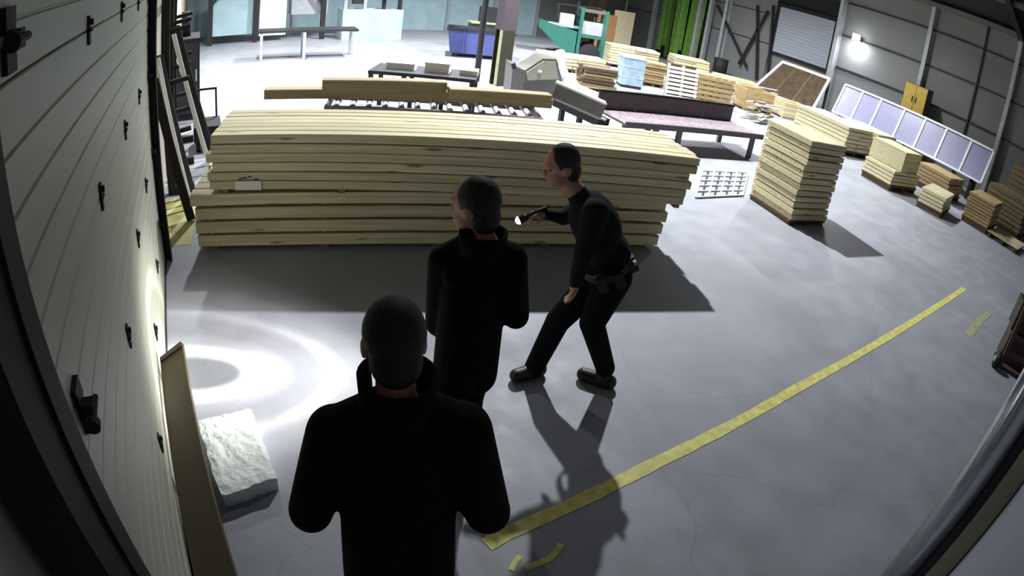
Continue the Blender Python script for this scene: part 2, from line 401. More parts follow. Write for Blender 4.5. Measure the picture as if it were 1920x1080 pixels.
tag(strip('tape_strip', [gz(x, y) for x, y in ((1052, 1020), (1043, 1036), (1028, 1049), (1005, 1058), (985, 1066))], 0.035, 0.0005, YTAPE), 'short curved yellow tape scrap on floor below the long line', 'tape')
tag(strip('tape_scrap', [gz(x, y) for x, y in ((975, 1043), (966, 1053), (958, 1070))], 0.032, 0.0005, YTAPE), 'tiny yellow tape scrap left of the curved tape piece', 'tape')
tag(strip('faded_floor_line', [gz(x, y) for x, y in ((1855, 586), (1838, 600), (1815, 630))], 0.12, 0.0005, YFADE), 'faint faded yellow floor mark near the right edge', 'floor marking')
tag(strip('yellow_floor_patch', [gz(x, y) for x, y in ((322, 462), (332, 420), (342, 372))], 0.42, 0.0005, YPATCH), 'yellow green painted floor patch beside the black door track', 'floor marking')

# ================================================================= LUMBER STACK
ZB = 0.05
a = gz(371, 464, ZB); b = gz(1230, 461, ZB)
ang = math.atan2(b.y-a.y, b.x-a.x); LEN = (b-a).length
ux = Vector((math.cos(ang), math.sin(ang), 0)); uy = Vector((-ux.y, ux.x, 0))
DEP = 0.98
ctr = (a+b)/2 + uy*(DEP/2)
lo = empty('timber_bundle', (ctr.x, ctr.y, 0), ang, 'lower timber bundle of thick pine planks with dark gaps, under the upper pack', 'lumber', 'pine lumber packs')
for k in range(-2, 3):
    MB().box((k*1.1, 0, ZB/2), (0.09, DEP-.1, ZB)).build('bearer', TIMBER, lo)
NW = 6; bw = DEP/NW; z = ZB; lh = 0.121
for i in range(4):
    sh_ = (0.0, 0.02, 0.035, 0.03)[i]
    for k in range(NW):
        dx = random.uniform(-.03, .03)
        board('plank', lo, (sh_*0.5+dx, -DEP/2+bw*(k+.5)+(random.uniform(-.012, .0) if k == 0 else 0), z+lh/2), LEN+sh_, bw-.008, lh-.008, PINE)
    z += lh
    if i < 3:
        for k in range(-2, 3): MB().box((k*1.1, 0, z+.009), (0.05, DEP*.96, 0.018)).build('sticker_strip', TIMBER, lo)
        z += 0.018
ZL = z
ZT = 1.15
a2 = gz(391, 254, ZT); b2 = gz(1313, 298, ZT)
ang2 = math.atan2(b2.y-a2.y, b2.x-a2.x); LEN2 = (b2-a2).length
ux2 = Vector((math.cos(ang2), math.sin(ang2), 0)); uy2 = Vector((-ux2.y, ux2.x, 0))
DEP2 = 0.93
c2 = (a2+b2)/2 + uy2*(DEP2/2)
up = empty('timber_bundle', (c2.x, c2.y, ZL), ang2, 'upper timber pack of thin pale pine boards on top of the thick planks', 'lumber', 'pine lumber packs')
for k in range(-2, 3): MB().box((k*1.1, 0.0, 0.02), (0.06, DEP2*.94, 0.04)).build('sticker_strip', TIMBER, up)
zz = 0.04; rows = 6; bh = (ZT-ZL-0.04)/rows
for i in range(rows):
    dx0 = random.uniform(-.02, .02)
    if i < 4: dx0 -= 0.03
    for k in range(7):
        w7 = DEP2/7
        dx = random.uniform(-.02, .02)+dx0
        board('plank', up, (dx, -DEP2/2+w7*(k+.5)+(random.uniform(-.008, .006) if k == 0 else 0), zz+bh/2+(random.uniform(-.002, .002) if i == rows-1 else 0)), LEN2+random.uniform(-.02, .02)-(0.04 if i < 4 else 0), w7-.006, bh-.007, PINE)
    zz += bh
# paper label on the upper pack
lab = empty('paper_label', tuple(up.matrix_basis @ Vector((-LEN2/2+.36, -DEP2/2-.012, 0.09))), ang2, 'white paper label fixed low on the front of the upper timber pack', 'label')
MB().box((0, 0, 0.0), (0.25, 0.004, 0.085)).build('paper_sheet', PAPER, lab)
for dx, dz in ((-.07, .06), (.02, .08), (.08, .055), (-.03, .07)): MB().box((dx, 0.003, dz), (.035, .003, .012)).build('printed_mark', DARKM, lab)

# ================================================================= RIGHT BLOCK STACK
def slab_stack(name, p, rz, lx, ly, n, h, label, base=0.09, m=PALE, lip=0.012, group=None, parts='plank', cols=1):
    e = empty(name, p, rz, label, 'wood stack', group)
    if base > 0.02:
        for k in (-1, 0, 1): MB().box((k*(lx/2-.06), 0, base*.36), (0.09, ly*.96, base*.72)).build('pallet_block', DARKWOOD, e)
        MB().box((0, 0, base*.86), (lx, ly, base*.26)).build('pallet_deck', DARKWOOD, e)
    z = base
    for i in range(n):
        for c in range(cols):
            o = board(parts, e, (random.uniform(-lip, lip)+(-lx/2+lx/cols*(c+.5)), random.uniform(-lip, lip), z+h/2), lx/cols-.006, ly-random.uniform(0, .03), h-.016, m)
        z += h
    return e
slab_stack('block_stack', (7.77, 4.66, 0), math.radians(-10), 0.84, 0.96, 13, 0.094, 'tall stack of pale wooden slabs standing alone right of the timber bundle', 0.07, PINE, 0.016)

# ================================================================= items on the floor beside the door
# board along the wall, tilted towards it on a batten
bb = empty('wood_board', (-0.33, 2.4, 0), 0, 'long brown board lying tilted along the foot of the overhead door', 'board')
q = [gz(341, 642, .44), gz(452, 1110, .13), Vector((WX+.018, 1.62, .02)), Vector((WX+.018, 3.2, .0))]
_n = (q[1]-q[0]).cross(q[2]-q[0]); q[3].z = q[0].z-((q[3].x-q[0].x)*_n.x+(q[3].y-q[0].y)*_n.y)/_n.z
o0 = Vector((-.33, 2.4, 0))
nq = (q[1]-q[0]).cross(q[3]-q[0]).normalized()
if nq.z < 0: nq = -nq
MB().prism([v-o0 for v in q], -nq*.022).build('plank', BROWNB, bb)
e0, e1 = q[0]-o0, q[3]-o0
MB().bar(e0+Vector((-.004, -.02, .004)), e1+Vector((.004, -.02, .004)), .045, .012).build('dark_end', DARKWOOD, bb)
for t in (.04, .5, .93):
    v = q[0].lerp(q[1], t)-o0; v = v+(q[3]-q[0]).normalized()*.045
    MB().b2((v.x-.02, v.y-.03, 0), (v.x+.012, v.y+.03, v.z-.055)).build('support_block', DARKWOOD, bb)
# white slab
q = [gz(x, y, .12) for x, y in ((371, 787), (470, 763), (520, 893), (414, 928))]
def slab(name, q, z0, z1, m, n=10):
    b = bmesh.new(); rnd = random.Random(3)
    g = [[None]*(n+1) for _ in range(n+1)]
    for i in range(n+1):
        for j in range(n+1):
            s, t = i/n, j/n
            p = q[0].lerp(q[1], s).lerp(q[3].lerp(q[2], s), t)
            e = 0.004 if 0 < i < n and 0 < j < n else 0.008
            g[i][j] = b.verts.new((p.x+rnd.uniform(-e, e), p.y+rnd.uniform(-e, e), z1+rnd.uniform(-.004, .003)-(0 if 0 < i < n and 0 < j < n else .008)))
    for i in range(n):
        for j in range(n): b.faces.new((g[i][j], g[i+1][j], g[i+1][j+1], g[i][j+1]))
    ring = [g[i][0] for i in range(n+1)]+[g[n][j] for j in range(1, n+1)]+[g[i][n] for i in range(n-1, -1, -1)]+[g[0][j] for j in range(n-1, 0, -1)]
    cx = sum((v.co for v in ring), Vector())/len(ring)
    low = [b.verts.new((v.co.x+(cx.x-v.co.x)*.03+rnd.uniform(-.004, .004), v.co.y+(cx.y-v.co.y)*.03, z0)) for v in ring]
    for i in range(len(ring)): b.faces.new((ring[i], ring[(i+1) % len(ring)], low[(i+1) % len(ring)], low[i]))
    b.faces.new(low)
    bmesh.ops.recalc_face_normals(b, faces=b.faces)
    me = bpy.data.meshes.new(name); b.to_mesh(me); b.free(); me.materials.append(m)
    return link(name, me)
tag(slab('foam_slab', q, 0.0, 0.12, FOAM), 'rough white rectangular slab lying on the floor beside the brown board', 'slab')

# ================================================================= PEOPLE
def person_body(name, caps, balls, mats, parent, vox=0.009, smooth=8):
    """caps: (p0, p1, r0, r1, material index); balls: (centre, (rx, ry, rz), Matrix or None, material index) -> one continuous mesh"""
    b = MB()
    for p0, p1, r0, r1, mi in caps:
        b.cyl(p0, p1, r0, r1, 16); b.sph(p0, r0, 16, 10); b.sph(p1, r1, 16, 10)
    for c, r, M, mi in balls: b.sph(c, r, 18, 12, M)
    me = b.mesh(name+'_src', mats[0]); o = bpy.data.objects.new(name+'_src', me); COL.objects.link(o)
    md = o.modifiers.new('r', 'REMESH'); md.mode = 'VOXEL'; md.voxel_size = vox
    ms = o.modifiers.new('s', 'SMOOTH'); ms.factor = 0.5; ms.iterations = smooth
    dg = bpy.context.evaluated_depsgraph_get(); dg.update()
    out = bpy.data.meshes.new_from_object(o.evaluated_get(dg))
    bpy.data.objects.remove(o); bpy.data.meshes.remove(me)
    out.materials.clear()
    for m in mats: out.materials.append(m)
    import numpy as np
    n = len(out.polygons); cen = np.empty(n*3, np.float32); out.polygons.foreach_get('center', cen); cen = cen.reshape(-1, 3)
    best = np.full(n, 1e9); mi_ = np.zeros(n, np.int32)
    for p0, p1, r0, r1, mi in caps:
        p = np.array(p0); d = np.array(p1)-p; t = np.clip(((cen-p)@d)/max(d@d, 1e-9), 0, 1)
        dist = np.linalg.norm(cen-(p+t[:, None]*d), axis=1)-(r0+(r1-r0)*t)
        k = dist < best; best[k] = dist[k]; mi_[k] = mi
    for c, r, M, mi in balls:
        q_ = cen-np.array(c)
        if M is not None: q_ = q_ @ np.array(M); q_ = q_/(np.linalg.norm(np.array(M)[:, 0])**2)
        rr = np.array(r); dist = (np.linalg.norm(q_/rr, axis=1)-1)*rr.min()
        k = dist < best; best[k] = dist[k]; mi_[k] = mi
    out.polygons.foreach_set('material_index', mi_); out.polygons.foreach_set('use_smooth', np.ones(n, bool)); out.update()
    out.name = name
    return link(name, out, parent)
def blob(name, caps, balls, m, parent, vox=0.006, smooth=4):
    o = person_body(name, caps, balls, [m], parent, vox, smooth); return o
def frame(fwd):
    f = Vector(fwd); f.z = 0; f.normalize(); l = Vector((-f.y, f.x, 0))      # forward, left
    return f, l
def rotm(f, tilt=0.0):
    """matrix with x = forward, y = left, z = up, pitched forward by tilt"""
    f, l = frame(f); u = Vector((0, 0, 1))
    f2 = f*math.cos(tilt)-u*math.sin(tilt); u2 = u*math.cos(tilt)+f*math.sin(tilt)
    return Matrix((f2, l, u2)).transposed()
def head(c, M, caps, balls, skin=1, k=1.08):
    """head of ~0.24 m height centred at c; M: x forward, y left, z up"""
    M = M @ Matrix.Scale(k, 3); n0 = len(balls)
    V = lambda x, y, z: Vector(c)+M @ Vector((x, y, z))
    balls.append((V(-.008, 0, .025), (.094, .074, .098), M, skin))
    balls.append((V(.022, 0, -.045), (.066, .056, .072), M, skin))
    balls.append((V(.055, 0, -.088), (.026, .030, .022), M, skin))       # chin
    balls.append((V(.096, 0, -.018), (.018, .014, .026), M, skin))       # nose
    balls.append((V(.078, 0, .028), (.020, .050, .014), M, skin))        # brow
    balls.append((V(.084, 0, -.056), (.010, .026, .010), M, skin))       # lips
    for s in (-1, 1): balls.append((V(-.012, s*.078, -.008), (.024, .010, .034), M, skin))
    caps.append((V(-.02, 0, -.05), V(-.045, 0, -.15), .055, .06, skin))
def hair(c, M, parent, k=1.08):
    M = M @ Matrix.Scale(k, 3)
    V = lambda x, y, z: Vector(c)+M @ Vector((x, y, z))
    balls = [(V(-.022, 0, .036), (.094, .084, .096), M, 0), (V(-.050, 0, -.03), (.062, .070, .080), M, 0)]
    return blob('hair', [], balls, HAIR, parent)
def eyes(c, M, parent):
    V = lambda x, y, z: Vector(c)+M @ Vector((x, y, z))
    for s in (-1, 1):
        MB().sph(V(.072, s*.032, .006), .012, 10, 8).build('eye', HAIR, parent, True)
def hand(wrist, d, palm_n, caps, balls, side, skin=1, curl=0.5):
    """hand reaching along d from the wrist, fingers curling towards palm_n"""
    d = Vector(d).normalized(); pn = Vector(palm_n); pn = (pn-d*pn.dot(d)).normalized(); ac = d.cross(pn)*side
    w0 = Vector(wrist)
    caps.append((w0, w0+d*.05, .026, .030, skin))
    for k, (ln_, sp) in enumerate(((.072, -.030), (.080, -.010), (.075, .010), (.060, .029))):
        r0 = w0+d*.082+ac*sp
        caps.append((w0+d*.03+ac*sp*.6, r0, .014, .011, skin))
        d1 = (d*math.cos(curl)+pn*math.sin(curl)); d2 = d*math.cos(curl*2.2)+pn*math.sin(curl*2.2)
        k1 = r0+d1*ln_*.5; caps.append((r0, k1, .0105, .0095, skin)); caps.append((k1, k1+d2*ln_*.5, .0095, .008, skin))
    t0 = w0+d*.03-ac*.03; t1 = t0+(d*.6-ac*.6+pn*.5).normalized()*.04; t2 = t1+(d*.8+pn*.6).normalized()*.032
    caps.append((t0, t1, .014, .011, skin)); caps.append((t1, t2, .011, .009, skin))

def collar(cb, f, l, m, root, k=1.0, h=.1):
    """raised collar: an open ring of cloth round the neck"""
    b = MB(); n = 22; vs = []
    for i in range(n):
        a_ = math.radians(40+280*i/(n-1)); d_ = f*math.cos(a_)+l*math.sin(a_)
        for rr, zz in ((.108*k, -.02), (.116*k, h), (.104*k, h), (.094*k, -.02)): vs.append(cb+d_*rr+Vector((0, 0, zz)))
    fs = []
    for i in range(n-1):
        for q_ in range(4): fs.append((i*4+q_, i*4+(q_+1) % 4, i*4+4+(q_+1) % 4, i*4+4+q_))
    fs += [(0, 1, 2, 3), tuple((n-1)*4+q_ for q_ in (3, 2, 1, 0))]
    return b.add(vs, fs).build('collar', m, root, True)
# ---- nearest person, seen from behind
def person_near():
    root = empty('person', (0.46, 1.26, 0), 0, 'person nearest the camera in a black jacket with raised collar, seen from behind', 'person')
    P0, N = (0.45, 1.26, 0), (0.336, 0.94, 0)
    g = lambda x, y, o=0.0: gp(x, y, P0, N, o)
    f, l = frame((0.2, 1.0, 0)); R = lambda v: v
    caps, balls = [], []
    hc = g(737, 640, 0.02); M = rotm(f, 0.15)
    head(hc, M, caps, balls)
    neck = g(745, 742, -0.01)
    shl, shr = g(628, 812, 0.0), g(868, 806, 0.0)
    chest = (shl+shr)/2 - Vector((0, 0, .12)) + f*.02
    MT = rotm(f, 0.05)
    balls.append((chest, (.145, .195, .22), MT, 0))
    balls.append((chest+Vector((0, 0, .07))-f*.02, (.12, .20, .125), MT, 0))
    caps.append((neck+Vector((0, 0, -.02)), chest+Vector((0, 0, .12)), .075, .12, 0))
    caps.append((shl, shr, .092, .092, 0))
    caps.append((neck+Vector((0, 0, -.03)), shl, .075, .085, 0)); caps.append((neck+Vector((0, 0, -.03)), shr, .075, .085, 0))
    hip = Vector((chest.x, chest.y, 0.90))
    balls.append((hip+Vector((0, 0, .14)), (.155, .195, .24), MT, 0))
    balls.append((hip, (.155, .20, .20), MT, 0))
    caps.append((hip-Vector((0, 0, .0))-l*.058, hip-Vector((0, 0, .45))-l*.085, .152, .148, 0)); caps.append((hip+l*.058, hip-Vector((0, 0, .45))+l*.085, .152, .148, 0))
    el, er = g(582, 958, 0.05), g(914, 960, 0.05)
    caps.append((shl, el, .094, .086, 0)); caps.append((shr, er, .094, .088, 0))
    hl = hip+f*.20-l*(-.11)+Vector((0, 0, .10)); hr = hip+f*.20+l*(-.12)+Vector((0, 0, .10))
    caps.append((el, hl, .080, .052, 0)); caps.append((er, hr, .080, .052, 0))
    hand(hl, (f*.5-l*.6-Vector((0, 0, .5))), f*-1, caps, balls, 1)
    hand(hr, (f*.5+l*.6-Vector((0, 0, .5))), f*-1, caps, balls, -1)
    for s in (1, -1):
        hj = hip+l*s*.09-Vector((0, 0, .06)); kn = Vector((hip.x, hip.y, .48))+l*s*.10+f*.03; an = Vector((hip.x, hip.y, .09))+l*s*.11
        caps.append((hj, kn, .088, .060, 2)); caps.append((kn, an, .060, .042, 2))
    person_body('body', caps, balls, [CLOTH, SKIN, TROU], root)
    hair(hc, M, root)
    collar(neck+Vector((0, 0, -.045)), f, l, CLOTH, root, 1.02, .125)
    for s in (1, -1):
        c_ = Vector((hip.x, hip.y, 0))+l*s*.11
        blob('shoe', [(c_-f*.05+Vector((0, 0, .045)), c_+f*.15+Vector((0, 0, .038)), .044, .038, 0)], [], SHOE, root)
    return root
# ---- second person in a dark coat
def person_mid():
    root = empty('person', (1.11, 2.11, 0), 0, 'person in a long dark coat standing between the crouched torch holder and the nearest person', 'person')
    P0, N = (1.11, 2.11, 0), (0.47, 0.88, 0)
    g = lambda x, y, o=0.0: gp(x, y, P0, N, o)
    f, l = frame((-0.15, 1.0, 0))
    caps, balls = [], []
    hc = g(889, 388, 0.0); M = rotm((-0.6, 0.8, 0), 0.1)
    head(hc, M, caps, balls)
    neck = g(892, 448, 0.0); shl, shr = g(834, 490, 0.02), g(957, 486, 0.0)
    chest = (shl+shr)/2-Vector((0, 0, .14))
    MT = rotm(f, 0.03)
    balls.append((chest, (.125, .165, .22), MT, 0)); balls.append((chest+Vector((0, 0, .09)), (.10, .175, .11), MT, 0))
    caps.append((shl, shr, .080, .080, 0)); caps.append((neck+Vector((0, 0, .035)), chest+Vector((0, 0, .14)), .074, .12, 0))
    caps.append((neck-Vector((0, 0, .02)), shl, .065, .078, 0)); caps.append((neck-Vector((0, 0, .02)), shr, .065, .078, 0))
    hip = Vector((chest.x, chest.y, 0.92))
    balls.append((hip+Vector((0, 0, .14)), (.125, .160, .20), MT, 0)); balls.append((hip, (.13, .165, .16), MT, 0))
    balls.append((hip-Vector((0, 0, .12)), (.128, .165, .12), MT, 0))
    el, er = g(822, 606, 0.05), g(967, 592, 0.05)
    caps.append((shl, el, .078, .066, 0)); caps.append((shr, er, .078, .066, 0))
    hl = hip+f*.18+l*.10+Vector((0, 0, .10)); hr = hip+f*.18-l*.10+Vector((0, 0, .10))
    caps.append((el, hl, .055, .040, 0)); caps.append((er, hr, .055, .040, 0))
    hand(hl, (f*.6-l*.6-Vector((0, 0, .4))), f*-1, caps, balls, 1)
    hand(hr, (f*.6+l*.6-Vector((0, 0, .4))), f*-1, caps, balls, -1)
    for s in (1, -1):
        hj = hip+l*s*.085-Vector((0, 0, .06)); kn = Vector((hip.x, hip.y, .49))+l*s*.09+f*.03; an = Vector((hip.x, hip.y, .09))+l*s*.10
        caps.append((hj, kn, .085, .060, 2)); caps.append((kn, an, .060, .042, 2))
    caps.append((chest-l*.05, hip-Vector((0, 0, .22))-l*.06, .115, .118, 0)); caps.append((chest+l*.05, hip-Vector((0, 0, .22))+l*.06, .115, .118, 0))
    person_body('body', caps, balls, [CLOTH2, SKIN, TROU], root)
    collar(hc+M @ Vector((-.040, 0, -.185)), f, l, CLOTH2, root, .92, .085)
    hair(hc, M, root)
    for s in (1, -1):
        c_ = Vector((hip.x, hip.y, 0))+l*s*.10
        blob('shoe', [(c_-f*.05+Vector((0, 0, .045)), c_+f*.15+Vector((0, 0, .038)), .044, .038, 0)], [], SHOE, root)
    return root
# ---- crouching person with torch
def person_torch():
    root = empty('person', (2.18, 2.58, 0), 0, 'crouching person in dark uniform pointing a lit torch to the left, legs apart', 'person')
    P0, N = (2.18, 2.58, 0), (0.29, 0.957, 0)
    g = lambda x, y, o=0.0: gp(x, y, P0, N, o)
    f, l = frame((-0.957, 0.29, 0))        # facing left in the picture; l points towards the camera
    caps, balls = [], []
    hc = g(1052, 312, 0.10); M = rotm((-0.97, 0.25, 0), 0.25)
    head(hc, M, caps, balls)
    nk = g(1082, 362, 0.08)
    shn, shf = g(1118, 398, -0.10), g(1090, 388, 0.24)
    waist = g(1142, 474, 0.02); chest = g(1116, 418, 0.05); hipc = g(1142, 512, 0.0)
    ax = (nk-hipc).normalized()
    tl = l; fw = tl.cross(ax).normalized(); MT = Matrix((fw, tl, ax)).transposed()
    balls.append((chest, (.155, .195, .21), MT, 0)); balls.append((waist, (.140, .170, .17), MT, 0)); balls.append((hipc, (.145, .175, .13), MT, 2))
    caps.append((shn, shf, .078, .078, 0)); caps.append((nk, chest, .065, .11, 0))
    caps.append((hc+M @ Vector((-.045, 0, -.12)), nk, .058, .065, 1))
    # near arm hanging by the thigh
    en, wn = g(1094, 474, -0.13), g(1080, 528, -0.14)
    caps.append((shn, en, .082, .062, 0)); caps.append((en, wn, .058, .042, 0))
    hand(wn, (wn-en), f, caps, balls, 1, 1, 0.4)
    # far arm stretched out with the torch
    ef, wf_ = g(1056, 408, 0.18), g(1024, 402, 0.16)
    caps.append((shf, ef, .070, .050, 0)); caps.append((ef, wf_, .048, .034, 0))
    aim = gz(372, 700, 0.0)
    tp = g(1000, 401, 0.15); td = (aim-tp).normalized()
    hand(wf_, (tp-wf_), Vector((0, 0, -1)), caps, balls, -1, 1, 0.75)
    # legs
    hn, hf = g(1152, 520, -0.08), g(1122, 522, 0.09)
    kn, an = g(1110, 606, -0.10), g(1135, 690, -0.06)
    kf, af = g(1046, 602, 0.10), g(1000, 692, 0.08)
    caps.append((hn, kn, .118, .086, 2)); caps.append((kn, an, .084, .070, 2))
    caps.append((hf, kf, .115, .086, 2)); caps.append((kf, af, .084, .070, 2))
    person_body('body', caps, balls, [UNI, SKIN, TROU], root)
    hair(hc, M, root); eyes(hc, M, root)
    for a_, t in ((an, gz(1092, 712)), (af, gz(962, 716))):
        hl_ = Vector((a_.x, a_.y, 0)); t = Vector((t.x, t.y, 0)); d_ = (t-hl_).normalized()
        blob('shoe', [(hl_-d_*.05+Vector((0, 0, .05)), hl_+d_*.14+Vector((0, 0, .05)), .058, .05, 0), (hl_+Vector((0, 0, .06)), Vector(a_), .052, .054, 0)], [], SHOE, root)
    # belt with pouches
    bl = MB(); n = 28; vs = []; bc = hipc+ax*.085
    for i in range(n):
        t = 2*math.pi*i/n; d_ = fw*math.cos(t)*.158+tl*math.sin(t)*.190
        for s, zz in ((1.0, -.024), (1.0, .024), (1.05, .024), (1.05, -.024)): vs.append(bc+d_*s+ax*zz)
    fs = [(i*4+k, i*4+(k+1) % 4, ((i+1) % n)*4+(k+1) % 4, ((i+1) % n)*4+k) for i in range(n) for k in range(4)]
    belt = bl.add(vs, fs).build('belt', SHOE, root)
    for t, sz in ((math.radians(150), .07), (math.radians(95), .06), (math.radians(55), .06), (math.radians(200), .06)):
        d_ = fw*math.cos(t)*.16+tl*math.sin(t)*.20
        MB().box(bc+d_-ax*.02, (.06, sz, .10), M=MT).build('belt_pouch', SHOE, belt)
    d_ = fw*math.cos(math.radians(140))*.20+tl*math.sin(math.radians(140))*.225
    MB().box(bc+d_+ax*.01, (.02, .055, .022), M=MT).build('belt_buckle', LGREY, belt)
    # torch held in the outstretched hand
    t_ = empty('torch', tuple(tp), 0, 'lit black hand torch held out by the crouching person', 'torch')
    Z = Vector((0, 0, 0))
    MB().cyl(Z-td*.09, Z+td*.045, .015, n=14).build('barrel', BLACKM, t_, True)
    MB().cyl(Z+td*.04, Z+td*.075, .017, .026, n=18).cyl(Z+td*.075, Z+td*.095, .026, n=18, cap=False).build('torch_head', BLACKM, t_, True)
    MB().sph(Z+td*.094, .0245, 16, 10).build('lens', LENS, t_, True)
    MB().cyl(Z+td*.085, Z+td*.094, .0275, n=18, cap=False).build('bezel', DARKM, t_)
    # beam: spot light with the dark-centre ring of a wide-focused torch
    L_ = bpy.data.lights.new('torch_beam', 'SPOT'); L_.energy = 1850; L_.spot_size = math.radians(72); L_.spot_blend = 0.6; L_.shadow_soft_size = 0.012
    L_.color = (1, .98, .95); L_.use_nodes = True
    nt = L_.node_tree; em = nt.nodes['Emission']; tc = nt.nodes.new('ShaderNodeTexCoord')
    sp = nt.nodes.new('ShaderNodeSeparateXYZ'); nt.links.new(tc.outputs['Normal'], sp.inputs[0])
    ac = nt.nodes.new('ShaderNodeMath'); ac.operation = 'ABSOLUTE'; nt.links.new(sp.outputs[2], ac.inputs[0])
    ar = nt.nodes.new('ShaderNodeMath'); ar.operation = 'ARCCOSINE'; nt.links.new(ac.outputs[0], ar.inputs[0])
    dv = nt.nodes.new('ShaderNodeMath'); dv.operation = 'DIVIDE'; nt.links.new(ar.outputs[0], dv.inputs[0]); dv.inputs[1].default_value = 0.62
    cr = nt.nodes.new('ShaderNodeValToRGB'); el = cr.color_ramp.elements
    el[0].position = 0.0; el[0].color = (.10, .10, .10, 1); el[1].position = 1.0; el[1].color = (0, 0, 0, 1)
    for p_, v_ in ((.105, .12), (.145, .9), (.19, 1.0), (.23, .40), (.32, .22), (.42, .21), (.48, .34), (.56, .16), (.75, .05)):
        e_ = cr.color_ramp.elements.new(p_); e_.color = (v_, v_, v_, 1)
    nt.links.new(dv.outputs[0], cr.inputs[0]); nt.links.new(cr.outputs[0], em.inputs['Color'])
    lo_ = bpy.data.objects.new('torch_beam', L_); COL.objects.link(lo_)
    lo_.location = tp+td*.14; lo_.rotation_euler = td.to_track_quat('-Z', 'Y').to_euler()
    return root
def recenter(root):
    off = Vector(root.location)
    for c in root.children:
        c.location = Vector(c.location)-off
for r_ in (person_near(), person_mid(), person_torch()): recenter(r_)

# ================================================================= BEHIND THE STACK
# ---- roller conveyor with squared timbers on it
p0, p1 = gz(612, 201, .6), gz(1014, 224, .6)
dr = (p1-p0).normalized(); nb = Vector((-dr.y, dr.x, 0))
rc = empty('roller_conveyor', (p0.x, p0.y, 0), math.atan2(dr.y, dr.x), 'low grey roller conveyor behind the timber bundles, squared timbers lying on it', 'conveyor')
CL = (p1-p0).length; CW = 0.95
MB().b2((0, -.03, .50), (CL, .03, .62)).build('side_rail', PURPG, rc)
MB().b2((0, CW-.03, .50), (CL, CW+.03, .62)).build('side_rail', PURPG, rc)
MB().b2((-.03, -.03, .50), (0, CW+.03, .62)).build('end_rail', PURPG, rc)
MB().b2((CL, -.03, .50), (CL+.03, CW+.03, .62)).build('end_rail', PURPG, rc)
rmesh = MB().cyl((0, .03, .575), (0, CW-.03, .575), .045, n=10).mesh('roller', LGREY, True)
for k in range(13):
    o = link('roller', rmesh, rc); o.location = ((k+.5)*CL/13, 0, 0)
for k in range(4):
    for y in (0, CW):
        MB().b2((k*CL/3.05+.02, y-.03, 0), (k*CL/3.05+.09, y+.03, .5)).build('leg', DARKM, rc)
def squared(name, pa, pb, wd, h, m, label, grp='squared timbers on the roller conveyor'):
    o = link(name, board_mesh((pb-pa).length, wd, h, m, .01)); between(o, pa, pb); return tag(o, label, 'timber', grp)
ta, tb = gz(495, 187, .63), gz(1034, 204, .63)
tdir = (tb-ta).normalized(); tn = Vector((-tdir.y, tdir.x, 0))
o = squared('squared_timber', ta+tn*.12+Vector((0, 0, .075)), tb+tn*.12+Vector((0, 0, .075)), .24, .15, TIMBER, 'longest squared timber on the roller conveyor, reaching far out to the left')
ua, ub = gz(603, 176, .79), gz(836, 180, .79)
squared('squared_timber', ua+tn*.1+Vector((0, 0, .105)), ub+tn*.1+Vector((0, 0, .105)), .22, .20, TIMBER, 'shorter thick timber lying on top at the left of the conveyor')
ua, ub = gz(842, 185, .79), gz(1032, 196, .79)
squared('squared_timber', ua+tn*.1+Vector((0, 0, .075)), ub+tn*.1+Vector((0, 0, .075)), .22, .14, TIMBER, 'squared timber lying on top at the right, ending by the saw guard')
# ---- saw with grey hood, white duct and sloping guard
sp_ = gz(1005, 190)
sw = empty('saw_machine', (sp_.x, sp_.y, 0), 0, 'grey saw housing with pointed hood at the end of the roller conveyor', 'machine')
loc = lambda v: v-Vector((sp_.x, sp_.y, 0))
YS = 10.4
poly = [gy(x, y, YS) for x, y in ((958, 168), (962, 122), (984, 132), (1018, 110), (1044, 111), (1054, 150), (1052, 172))]
poly[0].z = 0.0; poly[-1].z = 0.0
MB().prism([loc(v) for v in poly], (0.25, .75, 0)).build('hood', GREYM, sw)
MB().prism([loc(v)-Vector((0, .02, 0)) for v in [gy(x, y, YS) for x, y in ((985, 135), (1018, 114), (1040, 115), (1046, 148), (988, 150))]], (0, -.015, 0)).build('hood_plate', BEIGEM, sw)
MB().b2(loc(gy(1008, 132, YS-.04)), loc(gy(1016, 136, YS-.06))).build('hood_mark', WHITEP, sw)
MB().cyl(loc(gy(964, 128, YS-.1)), loc(gy(962, 118, YS-.1)), .05, n=10).build('knob', DARKM, sw)
g0, g1 = gz(1042, 160, .95), gz(1134, 200, .75)
gu = empty('saw_guard', (g0.x, g0.y, 0), 0, 'sloping grey guard box with pale top edge and black base beside the saw', 'machine guard')
loc = lambda v: v-Vector((g0.x, g0.y, 0))
dg_ = (g1-g0); side = Vector((-dg_.y, dg_.x, 0)).normalized()
MB().bar(loc(g0)-Vector((0, 0, .07)), loc(g1)-Vector((0, 0, .07)), .16, .24).build('guard_box', GREYM, gu)
MB().bar(loc(g0)+Vector((0, 0, .06)), loc(g1)+Vector((0, 0, .06)), .19, .03).build('top_edge', WHITEP, gu)
h0, h1 = gz(1048, 192, .45), gz(1132, 230, .38)
MB().bar(loc(h0), loc(h1), .30, .12).build('black_track', BLACKM, gu)
MB().bar(loc(h0)+Vector((-.05, -.1, .07)), loc(h1)+Vector((-.05, -.1, .07)), .03, .03).build('track_rail', LGREY, gu)
for t in (.1, .5, .93):
    q_ = loc(h0.lerp(h1, t)); MB().b2((q_.x-.04, q_.y-.04, 0), (q_.x+.04, q_.y+.04, q_.z-.05)).build('leg', DARKM, gu)
du = empty('dust_duct', tuple(gz(1090, 175)), 0, 'white curved dust duct rising over the saw guard', 'duct')
